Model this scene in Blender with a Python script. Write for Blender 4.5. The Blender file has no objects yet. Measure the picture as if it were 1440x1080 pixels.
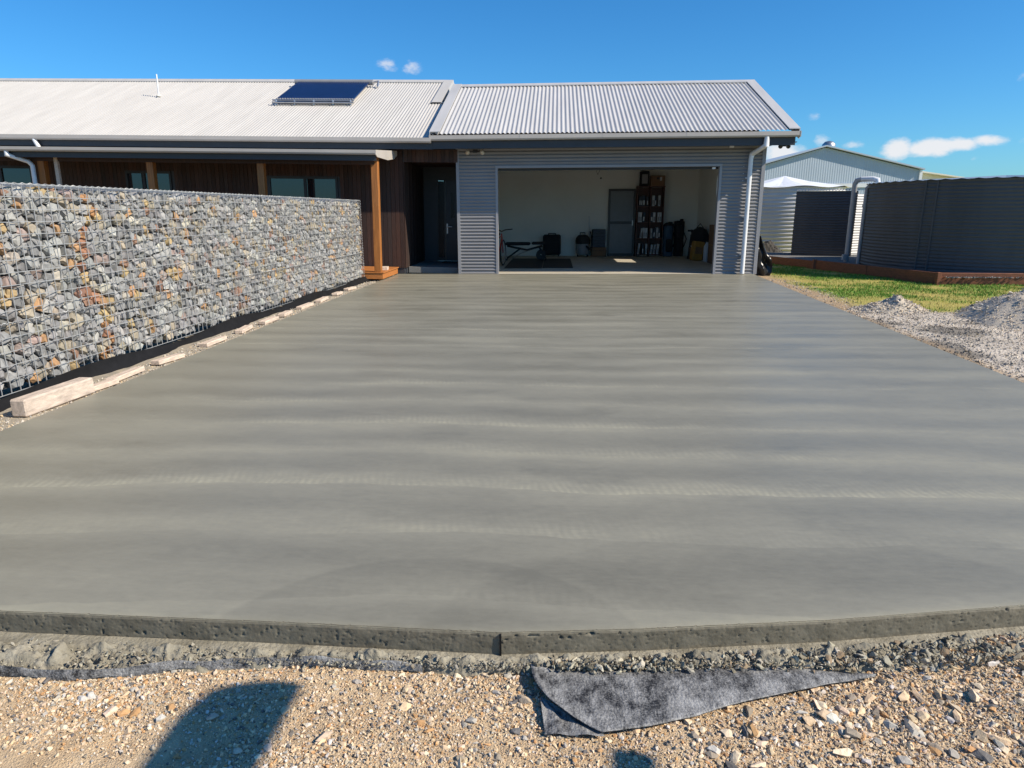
import bpy, bmesh, math, random
import numpy as np
from mathutils import Matrix, Vector
R = math.radians
random.seed(7); rng = np.random.default_rng(7)
scene = bpy.context.scene
COL = scene.collection

# ------------------------------------------------------------------ camera
CAM_H = 1.45; F_PX = 950.0
TH = math.atan((540 - 297) / F_PX)
PS = math.atan((783 - 720) / math.hypot(F_PX, 540 - 297))
ROLL = 0.005
fw = Vector((-math.sin(PS) * math.cos(TH), math.cos(PS) * math.cos(TH), -math.sin(TH)))
rt = Vector((math.cos(PS), math.sin(PS), 0)); up = rt.cross(fw)
rt2 = rt * math.cos(ROLL) - up * math.sin(ROLL); up2 = rt * math.sin(ROLL) + up * math.cos(ROLL)
cam = bpy.data.cameras.new('camera'); cam.sensor_width = 36; cam.lens = F_PX / 1440 * 36
cam.clip_start = 0.05; cam.clip_end = 6000
co = bpy.data.objects.new('camera', cam); COL.objects.link(co)
M = Matrix((rt2, up2, -fw)).transposed().to_4x4(); M.translation = (0, 0, CAM_H)
co.matrix_world = M; scene.camera = co

# ------------------------------------------------------------------ sun and sky
SUN_EL = R(38); PHI = R(72)                       # sun to the right, a little behind the camera
sdir = Vector((math.sin(PHI) * math.cos(SUN_EL), -math.cos(PHI) * math.cos(SUN_EL), math.sin(SUN_EL)))
sun = bpy.data.lights.new('sun', 'SUN'); sun.energy = 5.0; sun.angle = R(0.5); sun.color = (1.0, 0.89, 0.72)
so = bpy.data.objects.new('sun', sun); COL.objects.link(so)
so.rotation_euler = sdir.to_track_quat('Z', 'Y').to_euler(); so.location = (12, -4, 14)
world = bpy.data.worlds.new('World'); scene.world = world; world.use_nodes = True
nt = world.node_tree; nt.nodes.clear()
def N(t, typ, **kw):
    n = t.nodes.new(typ)
    for k, v in kw.items(): setattr(n, k, v)
    return n
out = N(nt, 'ShaderNodeOutputWorld'); bg = N(nt, 'ShaderNodeBackground'); bg.inputs[1].default_value = 0.091
sky = N(nt, 'ShaderNodeTexSky', sky_type='NISHITA', sun_disc=False, sun_elevation=SUN_EL,
        sun_rotation=math.atan2(sdir.x, sdir.y), altitude=150, air_density=1.0, dust_density=0.5, ozone_density=1.6)
tc = N(nt, 'ShaderNodeTexCoord')
hsv = N(nt, 'ShaderNodeHueSaturation'); hsv.inputs['Saturation'].default_value = 1.08; hsv.inputs['Value'].default_value = 1.0
tint = N(nt, 'ShaderNodeMix', data_type='RGBA', blend_type='MULTIPLY'); tint.inputs[0].default_value = 1; tint.inputs[7].default_value = (.43, .82, 1.17, 1)
nt.links.new(sky.outputs[0], tint.inputs[6]); nt.links.new(tint.outputs[2], hsv.inputs['Color'])
# a few fair-weather clouds: soft blobs in the sky's own directions broken up by noise
mp = N(nt, 'ShaderNodeMapping'); mp.inputs['Scale'].default_value = (1, 1, 1.8)
noi = N(nt, 'ShaderNodeTexNoise'); noi.inputs['Scale'].default_value = 34; noi.inputs['Detail'].default_value = 7; noi.inputs['Roughness'].default_value = 0.62
nt.links.new(tc.outputs['Generated'], mp.inputs[0]); nt.links.new(mp.outputs[0], noi.inputs['Vector'])
def sky_dir(px, py):
    d = fw + rt2 * ((px - 720) / F_PX) - up2 * ((py - 540) / F_PX); return d.normalized()
acc = None
for (px, py, wx, wz, a) in ((545, 90, .024, .014, .62), (581, 95, .024, .014, .58), (1100, 214, .034, .018, .9), (1141, 163, .019, .009, .55),
                        (1155, 196, .016, .013, .62), (1205, 203, .026, .009, .58), (1262, 209, .026, .015, 1.0), (1305, 208, .042, .014, .95), (1352, 203, .032, .011, .9), (1385, 198, .030, .010, .82),
                        (1372, 223, .022, .008, .50), (1436, 108, .012, .010, .5), (1500, 190, .05, .02, .8), (-160, 150, .06, .02, .8)):
    d = sky_dir(px, py)
    sub = N(nt, 'ShaderNodeVectorMath', operation='SUBTRACT'); nt.links.new(tc.outputs['Generated'], sub.inputs[0]); sub.inputs[1].default_value = d
    scl = N(nt, 'ShaderNodeVectorMath', operation='MULTIPLY'); nt.links.new(sub.outputs[0], scl.inputs[0]); scl.inputs[1].default_value = (1 / wx, 1 / wx, 1 / wz)
    ln = N(nt, 'ShaderNodeVectorMath', operation='LENGTH'); nt.links.new(scl.outputs[0], ln.inputs[0])
    mr = N(nt, 'ShaderNodeMapRange', interpolation_type='SMOOTHSTEP'); nt.links.new(ln.outputs['Value'], mr.inputs[0])
    mr.inputs[1].default_value = 1.6; mr.inputs[2].default_value = 0.0; mr.inputs[3].default_value = 0; mr.inputs[4].default_value = a
    if acc is None: acc = mr.outputs[0]
    else:
        ad = N(nt, 'ShaderNodeMath', operation='MAXIMUM'); nt.links.new(acc, ad.inputs[0]); nt.links.new(mr.outputs[0], ad.inputs[1]); acc = ad.outputs[0]
c1 = N(nt, 'ShaderNodeMath', operation='ADD'); nt.links.new(acc, c1.inputs[0]); nt.links.new(noi.outputs[0], c1.inputs[1])
cm = N(nt, 'ShaderNodeMapRange', interpolation_type='SMOOTHSTEP'); nt.links.new(c1.outputs[0], cm.inputs[0])
cm.inputs[1].default_value = 0.88; cm.inputs[2].default_value = 1.36; cm.inputs[4].default_value = 0.9
mix = N(nt, 'ShaderNodeMix', data_type='RGBA'); nt.links.new(cm.outputs[0], mix.inputs[0]); nt.links.new(hsv.outputs[0], mix.inputs[6]); mix.inputs[7].default_value = (7.0, 6.9, 7.0, 1)
nt.links.new(mix.outputs[2], bg.inputs[0]); nt.links.new(bg.outputs[0], out.inputs[0])
vs = scene.view_settings; vs.view_transform = 'Standard'; vs.look = 'None'; vs.gamma = 1; vs.exposure = 0.5; vs.use_curve_mapping = False
try:
    scene.cycles.use_denoising = True; scene.cycles.max_bounces = 8; scene.cycles.diffuse_bounces = 5
except Exception: pass

# ------------------------------------------------------------------ materials
MATS = {}
def mat(name, col, rough=0.6, metal=0.0, var=0.15, vs_=6.0, bump=0.0, bs=60.0, col2=None, stretch=(1, 1, 1), spec=0.5, attr=None, detail=6, coat=0.0):
    """Principled with a two-tone noise, optional fine bump; attr = 'point' reads the colour attribute, 'object' the object colour"""
    if name in MATS: return MATS[name]
    m = bpy.data.materials.new(name); m.use_nodes = True; t = m.node_tree; b = t.nodes['Principled BSDF']
    b.inputs['Roughness'].default_value = rough; b.inputs['Metallic'].default_value = metal
    b.inputs['Specular IOR Level'].default_value = spec; b.inputs['Coat Weight'].default_value = coat
    g = N(t, 'ShaderNodeNewGeometry') if attr is None else N(t, 'ShaderNodeNewGeometry')
    mp = N(t, 'ShaderNodeMapping'); mp.inputs['Scale'].default_value = stretch; t.links.new(g.outputs['Position'], mp.inputs[0])
    n = N(t, 'ShaderNodeTexNoise'); n.inputs['Scale'].default_value = vs_; n.inputs['Detail'].default_value = detail; n.inputs['Roughness'].default_value = 0.6
    t.links.new(mp.outputs[0], n.inputs['Vector'])
    mr = N(t, 'ShaderNodeMapRange'); mr.inputs[1].default_value = .3; mr.inputs[2].default_value = .7; t.links.new(n.outputs[0], mr.inputs[0])
    mx = N(t, 'ShaderNodeMix', data_type='RGBA'); t.links.new(mr.outputs[0], mx.inputs[0])
    if attr:
        if attr == 'point': a = N(t, 'ShaderNodeAttribute', attribute_name='col'); src = a.outputs['Color']
        else: a = N(t, 'ShaderNodeObjectInfo'); src = a.outputs['Color']
        for i, k in ((6, 1 - var), (7, 1 + var)):
            v = N(t, 'ShaderNodeMix', data_type='RGBA', blend_type='MULTIPLY'); v.inputs[0].default_value = 1
            t.links.new(src, v.inputs[6]); v.inputs[7].default_value = (k, k, k, 1); t.links.new(v.outputs[2], mx.inputs[i])
    else:
        c2 = col2 if col2 else tuple(c * (1 + var) for c in col)
        c1 = col if col2 else tuple(c * (1 - var) for c in col)
        mx.inputs[6].default_value = (*c1, 1); mx.inputs[7].default_value = (*c2, 1)
    t.links.new(mx.outputs[2], b.inputs['Base Color'])
    if bump > 0:
        n2 = N(t, 'ShaderNodeTexNoise'); n2.inputs['Scale'].default_value = bs; n2.inputs['Detail'].default_value = 5
        t.links.new(mp.outputs[0], n2.inputs['Vector'])
        bp = N(t, 'ShaderNodeBump'); bp.inputs['Strength'].default_value = min(1, bump); bp.inputs['Distance'].default_value = 0.01
        t.links.new(n2.outputs[0], bp.inputs['Height']); t.links.new(bp.outputs[0], b.inputs['Normal'])
    MATS[name] = m; return m
def glass_mat(name, col=(.02, .025, .03), rough=.03):
    m = mat(name, col, rough, 0, .1, spec=1.0); return m

m_wall = mat('grey_steel_cladding', (.215, .213, .22), .42, .0, .07, 1.5)
m_trim = mat('grey_steel_trim', (.27, .27, .285), .4, 0, .06, 2)
m_dark = mat('dark_fascia_paint', (.035, .038, .046), .45, 0, .1, 3)
m_roof = mat('off_white_roof_steel', (.452, .436, .415), .5, 0, .07, 1.5, stretch=(3, .4, .4))
m_roofg = mat('pale_grey_roof_steel', (.45, .442, .438), .42, 0, .08, 1.5, stretch=(3, .4, .4))
m_gut = mat('taupe_gutter_paint', (.44, .405, .37), .4, 0, .07, 2)
m_white = mat('white_plastic', (.72, .73, .75), .35, 0, .05, 4)
m_plaster = mat('white_plasterboard', (.74, .73, .68), .9, 0, .04, 1.2)
m_floor = mat('garage_slab_concrete', (.42, .38, .31), .75, 0, .12, 2.5, .1, 80)
m_clad = mat('dark_brown_timber', (.05, .022, .014), .65, 0, .4, 9, .25, 40, attr=None, stretch=(6, 6, .5))
m_cladobj = mat('weathered_board', (.1, .05, .03), .7, 0, .3, 9, .25, 40, attr='object', stretch=(6, 6, .5))
m_post = mat('oiled_hardwood', (.33, .125, .03), .5, 0, .3, 5, .2, 30, stretch=(8, 8, .6))
m_deck = mat('oiled_decking', (.40, .15, .04), .5, 0, .3, 5, .2, 30, stretch=(.7, 8, 8))
m_glass = glass_mat('window_glass', (.012, .015, .02), .02)
m_dglass = mat('dark_door_glass', (.01, .012, .016), .25, 0, .1, spec=.25)
m_frame = mat('charcoal_window_frame', (.02, .022, .026), .4, 0, .1)
m_door = mat('navy_door_paint', (.012, .017, .032), .4, 0, .1)
m_metal = mat('brushed_steel', (.5, .5, .5), .35, .9, .1)
m_galv = mat('galvanised_wire', (.38, .39, .40), .5, .3, .1, 20)
m_stone_o = mat('gabion_stone', (.3, .3, .3),   .85, 0, .17, 30, .3, 60, attr='object')
m_stone_p = mat('gabion_stone_fill', (.3, .3, .3),   .85, 0, .17, 30, .3, 60, attr='point')
m_core = mat('gabion_core_rubble', (.06, .06, .06), .95)
m_black = mat('black_plastic_film', (.008, .008, .009), .7, 0, .3, 10, .3, 30, spec=.2)
m_block = mat('pale_sawn_timber', (.56, .45, .365), .85, 0, .3, 10, .35, 60, stretch=(6, .8, 6))
m_sleeper = mat('weathered_sleeper_timber', (.50, .41, .34), .85, 0, .3, 9, .4, 50, stretch=(4, 1, 4))
m_bed = mat('red_hardwood_sleeper', (.19, .065, .03), .7, 0, .3, 6, .3, 40, stretch=(1.5, 1.5, 8))
m_tank = mat('charcoal_tank_steel', (.092, .090, .094), .6, 0, .18, 1.2, spec=.3, stretch=(1, 1, .25))
m_wtank = mat('pale_tank_steel', (.55, .54, .53), .4, 0, .06, 2)
m_tarp = mat('white_tarp', (.72, .74, .78), .5, 0, .06, 3)
m_shed = mat('pale_blue_shed_steel', (.40, .47, .56), .5, 0, .05, 1)
m_cream = mat('cream_shed_steel', (.74, .70, .60), .5, 0, .05, 1)
m_pipe = mat('grey_pvc', (.36, .37, .40), .4, 0, .05)
m_rubber = mat('black_rubber', (.012, .012, .013), .7, 0, .2)
m_cloth = mat('black_fabric', (.012, .012, .015), .85, 0, .3, 20)
m_card = mat('brown_cardboard', (.2, .11, .06), .85, 0, .12, 6)
m_wood = mat('red_brown_bookcase_timber', (.09, .03, .02), .5, 0, .25, 6, stretch=(1, 1, 6))
m_bind = mat('white_binder', (.55, .55, .56), .5, 0, .06)
m_bindd = mat('dark_binder', (.03, .04, .06), .5, 0, .1)
m_grey = mat('grey_plastic', (.22, .22, .23), .5, 0, .1)
m_blue = mat('blue_fabric', (.04, .08, .13), .8, 0, .2)
m_yel = mat('yellow_card', (.34, .17, .03), .7, 0, .15)
m_red = mat('red_paint', (.35, .03, .02), .35, 0, .1)
m_panel = mat('grey_screen_panel', (.14, .15, .165), .35, 0, .08)
m_tube = mat('evacuated_tube_glass', (.006, .015, .06), .12, 0, .15, spec=.9)

# ------------------------------------------------------------------ helpers
def tag(o, label=None, cat=None, group=None, kind=None):
    if label: o['label'] = label
    if cat: o['category'] = cat
    if group: o['group'] = group
    if kind: o['kind'] = kind
    return o
def link(o, parent=None):
    COL.objects.link(o)
    if parent is not None: o.parent = parent
    return o
def thing(name, loc, label, cat, group=None, rz=0):
    o = bpy.data.objects.new(name, None); o.empty_display_size = .1; COL.objects.link(o)
    o.location = loc; o.rotation_euler = (0, 0, rz); return tag(o, label, cat, group)
class MB:
    """collects boxes, tubes and sheets; build() links them as one mesh"""
    def __init__(s): s.v = []; s.f = []; s.sm = []
    def add(s, V, F, smooth=False):
        k = len(s.v); s.v += [tuple(p) for p in V]; s.f += [tuple(i + k for i in f) for f in F]; s.sm += [smooth] * len(F); return s
    def box(s, x0, x1, y0, y1, z0, z1, bev=0.0, mtx=None):
        b = min(bev, .45 * min(x1 - x0, y1 - y0, z1 - z0))
        if b <= 0:
            V = [(x, y, z) for x in (x0, x1) for y in (y0, y1) for z in (z0, z1)]
            F = [(0, 1, 3, 2), (4, 6, 7, 5), (0, 4, 5, 1), (2, 3, 7, 6), (0, 2, 6, 4), (1, 5, 7, 3)]
        else:
            bm = bmesh.new(); bmesh.ops.create_cube(bm, size=1)
            for v in bm.verts: v.co = ((x0 + x1) / 2 + v.co.x * (x1 - x0), (y0 + y1) / 2 + v.co.y * (y1 - y0), (z0 + z1) / 2 + v.co.z * (z1 - z0))
            bmesh.ops.bevel(bm, geom=bm.edges[:], offset=b, segments=1, affect='EDGES')
            bm.verts.index_update(); V = [v.co.copy() for v in bm.verts]; F = [[v.index for v in f.verts] for f in bm.faces]; bm.free()
        if mtx is not None: V = [mtx @ Vector(p) for p in V]
        return s.add(V, F)
    def tube(s, pts, r, n=10, cap=True):
        pts = [Vector(p) for p in pts]; rr = r if isinstance(r, (list, tuple)) else [r] * len(pts); V = []; F = []
        T0 = (pts[1] - pts[0]).normalized(); ref = Vector((0, 0, 1)) if abs(T0.z) < .9 else Vector((1, 0, 0)); U = T0.cross(ref).normalized()
        for i, p in enumerate(pts):
            a = (pts[i] - pts[i - 1]).normalized() if i else T0
            b = (pts[i + 1] - pts[i]).normalized() if i < len(pts) - 1 else a
            T = (a + b).normalized() if (a + b).length > 1e-6 else a
            U = (U - T * U.dot(T)).normalized(); W = T.cross(U)
            k = 1 / max(.5, T.dot(a))
            for j in range(n):
                an = 2 * math.pi * j / n; V.append(p + (U * math.cos(an) + W * math.sin(an)) * rr[i] * (k if 0 < i < len(pts) - 1 else 1))
        for i in range(len(pts) - 1):
            for j in range(n): F.append((i * n + j, i * n + (j + 1) % n, (i + 1) * n + (j + 1) % n, (i + 1) * n + j))
        if cap: F.append(tuple(range(n))[::-1]); F.append(tuple(range((len(pts) - 1) * n, len(pts) * n)))
        return s.add(V, F, True)
    def lathe(s, prof, c=(0, 0, 0), n=24):
        V = []; F = []; m = len(prof)
        for j in range(n):
            a = 2 * math.pi * j / n
            for (r, z) in prof: V.append((c[0] + r * math.cos(a), c[1] + r * math.sin(a), c[2] + z))
        for j in range(n):
            for i in range(m - 1):
                a, b = j * m + i, ((j + 1) % n) * m + i; F.append((a, b, b + 1, a + 1))
        return s.add(V, F, True)
    def prism(s, poly, d0, d1, axis='y'):
        n = len(poly); f = {'y': lambda p, d: (p[0], d, p[1]), 'x': lambda p, d: (d, p[0], p[1]), 'z': lambda p, d: (p[0], p[1], d)}[axis]
        V = [f(p, d0) for p in poly] + [f(p, d1) for p in poly]
        F = [tuple(range(n)), tuple(range(2 * n - 1, n - 1, -1))] + [(i, i + n, (i + 1) % n + n, (i + 1) % n) for i in range(n)]
        return s.add(V, F)
    def build(s, name, m, parent=None, loc=None, rot=None):
        # geometry is given in the thing's unturned frame
        me = bpy.data.meshes.new(name); me.from_pydata(s.v, [], s.f); me.materials.append(m)
        me.polygons.foreach_set('use_smooth', s.sm)
        bm = bmesh.new(); bm.from_mesh(me); bmesh.ops.recalc_face_normals(bm, faces=bm.faces[:]); bm.to_mesh(me); bm.free()
        if any(s.sm):
            try: me.set_sharp_from_angle(angle=R(40))
            except Exception: pass
        o = bpy.data.objects.new(name, me); link(o, parent)
        if loc: o.location = loc
        if rot: o.rotation_euler = rot
        if parent is not None and parent.type == 'EMPTY' and loc is None:   # geometry given in world space: keep it there
            o.matrix_parent_inverse = Matrix.Translation(parent.location).inverted()
        return o
def part(name, m, parent, *boxes, bev=0.0):
    b = MB()
    for q in boxes: b.box(*q, bev=bev)
    return b.build(name, m, parent)
def np_mesh(name, V, F, m, parent=None, cols=None, smooth=False):
    """fast mesh from numpy arrays (F: n x 3 or n x 4)"""
    V = np.asarray(V, np.float32); F = np.asarray(F, np.int32); k = F.shape[1]
    me = bpy.data.meshes.new(name); me.vertices.add(len(V)); me.vertices.foreach_set('co', V.ravel())
    me.loops.add(F.size); me.loops.foreach_set('vertex_index', F.ravel())
    me.polygons.add(len(F)); me.polygons.foreach_set('loop_start', np.arange(0, F.size, k, dtype=np.int32)); 
    me.polygons.foreach_set('use_smooth', np.full(len(F), smooth)); me.update(calc_edges=True)
    if cols is not None:
        a = me.attributes.new('col', 'FLOAT_COLOR', 'POINT'); c = np.ones((len(V), 4), np.float32); c[:, :3] = cols; a.data.foreach_set('color', c.ravel())
    me.materials.append(m); o = bpy.data.objects.new(name, me); link(o, parent); return o
def vnoise(x, y, seed=0):
    """2-D value noise in 0..1"""
    x = np.asarray(x, float); y = np.asarray(y, float); xi = np.floor(x).astype(np.int64); yi = np.floor(y).astype(np.int64); xf = x - xi; yf = y - yi
    def h(a, b):
        n = (a * 374761393 + b * 668265263 + seed * 1442695041) & 0xffffffff; n = ((n ^ (n >> 13)) * 1274126177) & 0xffffffff; n = n ^ (n >> 16); return (n & 0xffff) / 65535.0
    u = xf * xf * (3 - 2 * xf); v = yf * yf * (3 - 2 * yf)
    return (h(xi, yi) * (1 - u) + h(xi + 1, yi) * u) * (1 - v) + (h(xi, yi + 1) * (1 - u) + h(xi + 1, yi + 1) * u) * v
def fbm(x, y, o=4, seed=0):
    s = 0; a = .5; t = 0
    for i in range(o): s = s + a * vnoise(x * 2 ** i, y * 2 ** i, seed + i); t += a; a *= .5
    return s / t
def grid(xs, ys, zf):
    X, Y = np.meshgrid(xs, ys, indexing='ij'); Z = zf(X, Y); V = np.stack([X, Y, Z], -1).reshape(-1, 3)
    nx, ny = len(xs), len(ys); i, j = np.meshgrid(np.arange(nx - 1), np.arange(ny - 1), indexing='ij'); a = (i * ny + j).ravel()
    return V, np.stack([a, a + ny, a + ny + 1, a + 1], -1)
def rock(seed, n=13, sq=(1, 1, 1)):
    r = random.Random(seed); bm = bmesh.new()
    for i in range(n):
        v = Vector((r.gauss(0, 1), r.gauss(0, 1), r.gauss(0, 1))).normalized() * r.uniform(.82, 1.1)
        bm.verts.new((v.x * sq[0], v.y * sq[1], v.z * sq[2]))
    h = bmesh.ops.convex_hull(bm, input=bm.verts[:]); bmesh.ops.delete(bm, geom=[g for g in h['geom_interior'] if isinstance(g, bmesh.types.BMVert)] , context='VERTS')
    bmesh.ops.triangulate(bm, faces=bm.faces[:]); bmesh.ops.recalc_face_normals(bm, faces=bm.faces[:]); bm.verts.index_update()
    V = np.array([v.co[:] for v in bm.verts]); F = np.array([[v.index for v in f.verts] for f in bm.faces]); bm.free(); return V, F
ROCKS = [rock(i, 12 + i % 4, (1, .65 + .05 * (i % 7), .5 + .06 * (i % 6))) for i in range(14)]
BIGS = [rock(200 + i, 15 + i % 4, (1, .5 + .08 * (i % 5), .26 + .07 * (i % 4))) for i in range(12)]
PEBS = [rock(100 + i, 8, (1, .75, .6)) for i in range(8)]
def rand_rot(n, flat=False):
    if flat:
        a = rng.uniform(0, 2 * np.pi, n); tx = rng.normal(0, .25, n); ty = rng.normal(0, .25, n)
        c, s = np.cos(a), np.sin(a); z = np.zeros(n); o = np.ones(n)
        Rz = np.stack([np.stack([c, -s, z], -1), np.stack([s, c, z], -1), np.stack([z, z, o], -1)], -2)
        Rx = np.stack([np.stack([o, z, z], -1), np.stack([z, np.cos(tx), -np.sin(tx)], -1), np.stack([z, np.sin(tx), np.cos(tx)], -1)], -2)
        return Rz @ Rx
    q = rng.normal(size=(n, 4)); q /= np.linalg.norm(q, axis=1)[:, None]; w, x, y, z = q.T
    return np.stack([np.stack([1 - 2 * (y * y + z * z), 2 * (x * y - z * w), 2 * (x * z + y * w)], -1), np.stack([2 * (x * y + z * w), 1 - 2 * (x * x + z * z), 2 * (y * z - x * w)], -1), np.stack([2 * (x * z - y * w), 2 * (y * z + x * w), 1 - 2 * (x * x + y * y)], -1)], -2)
def scatter(name, lib, P, S, Rm, cols, m, parent=None):
    """thousands of small stones as one mesh"""
    P = np.asarray(P); Vs = []; Fs = []; Cs = []; off = 0; idx = rng.integers(0, len(lib), len(P))
    for k, (V, F) in enumerate(lib):
        s = np.where(idx == k)[0]
        if not len(s): continue
        W = np.einsum('nij,vj->nvi', Rm[s], V) * np.asarray(S)[s][:, None, None] + P[s][:, None, :]
        Fs.append((F[None] + (np.arange(len(s)) * len(V))[:, None, None]).reshape(-1, 3) + off); Vs.append(W.reshape(-1, 3)); Cs.append(np.repeat(cols[s], len(V), 0)); off += len(s) * len(V)
    o = np_mesh(name, np.concatenate(Vs), np.concatenate(Fs), m, parent, np.concatenate(Cs)); o['kind'] = 'stuff'; return o
def palette(n, cols, w, jit=.12):
    c = np.array(cols)[rng.choice(len(cols), n, p=np.array(w) / sum(w))]; return np.clip(c * rng.normal(1, jit, (n, 1)) * rng.normal(1, .012, (n, 3)), .01, .9)
_rm = {}
def rock_objects(name, lib, P, S, Rm, cols, m, parent):
    """the largest stones, each an object of its own that shares its mesh"""
    for i in range(len(P)):
        k = int(rng.integers(0, len(lib))); key = (name, k)
        if key not in _rm:
            me = bpy.data.meshes.new(name); me.from_pydata(lib[k][0].tolist(), [], lib[k][1].tolist()); me.materials.append(m); _rm[key] = me
        o = bpy.data.objects.new(name, _rm[key]); COL.objects.link(o); o.parent = parent
        mt = Matrix([list(r) for r in Rm[i] * S[i]]).to_4x4(); mt.translation = Vector(P[i]); o.matrix_basis = mt
        o.color = (*[float(c) for c in cols[i]], 1)
PITCH = .076; RPITCH = .1
def corr_wall(b, p0, p1, z0, z1, depth=.021, nrm=(0, -1), pitch=PITCH, cuts=1):
    """sheet with horizontal corrugations between two plan points"""
    nz = max(2, int((z1 - z0) / pitch * 8)); V = []; F = []
    for i in range(nz + 1):
        z = z0 + (z1 - z0) * i / nz; d = depth / 2 * math.sin(2 * math.pi * z / pitch)
        for j in range(cuts + 1):
            t = j / cuts; V.append((p0[0] + (p1[0] - p0[0]) * t + nrm[0] * d, p0[1] + (p1[1] - p0[1]) * t + nrm[1] * d, z))
    for i in range(nz):
        for j in range(cuts): a = i * (cuts + 1) + j; F.append((a, a + 1, a + cuts + 2, a + cuts + 1))
    return b.add(V, F, True)
def corr_roof(b, x0, x1, ya, za, yb, zb, depth=.026, pitch=RPITCH):
    """sheet with corrugations running up the slope"""
    n = int((x1 - x0) / pitch * 8); V = []; F = []; L = math.hypot(yb - ya, zb - za); ny, nz = -(zb - za) / L, (yb - ya) / L
    if nz < 0: ny, nz = -ny, -nz
    for i in range(n + 1):
        x = x0 + (x1 - x0) * i / n; d = depth / 2 * math.sin(2 * math.pi * x / pitch)
        V.append((x, ya + ny * d, za + nz * d)); V.append((x, yb + ny * d, zb + nz * d))
    for i in range(n): F.append((2 * i, 2 * i + 2, 2 * i + 3, 2 * i + 1))
    return b.add(V, F, True)

TAN = math.tan(R(22.5)); YW = 16.25; EAVE_Y = 15.74; RZ0 = 3.05      # front wall plane, eave line and roof height at the eave
def rz(y, lift=0): return RZ0 + TAN * (y - EAVE_Y) + lift

# ================================================================== THE SETTING
# far ground
m_ground = mat('bare_earth_ground', (.26, .19, .12), .95, 0, .2, .6, .3, 20, col2=(.20, .17, .08))
V, F = grid(np.array([-2500, -400, -60, -20, 0, 20, 60, 400, 2500.]), np.array([-2500, -400, -60, -10, 0, 20, 60, 400, 2500.]), lambda X, Y: X * 0 - .22)
tag(np_mesh('ground', V, F, m_ground), kind='structure')

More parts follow.
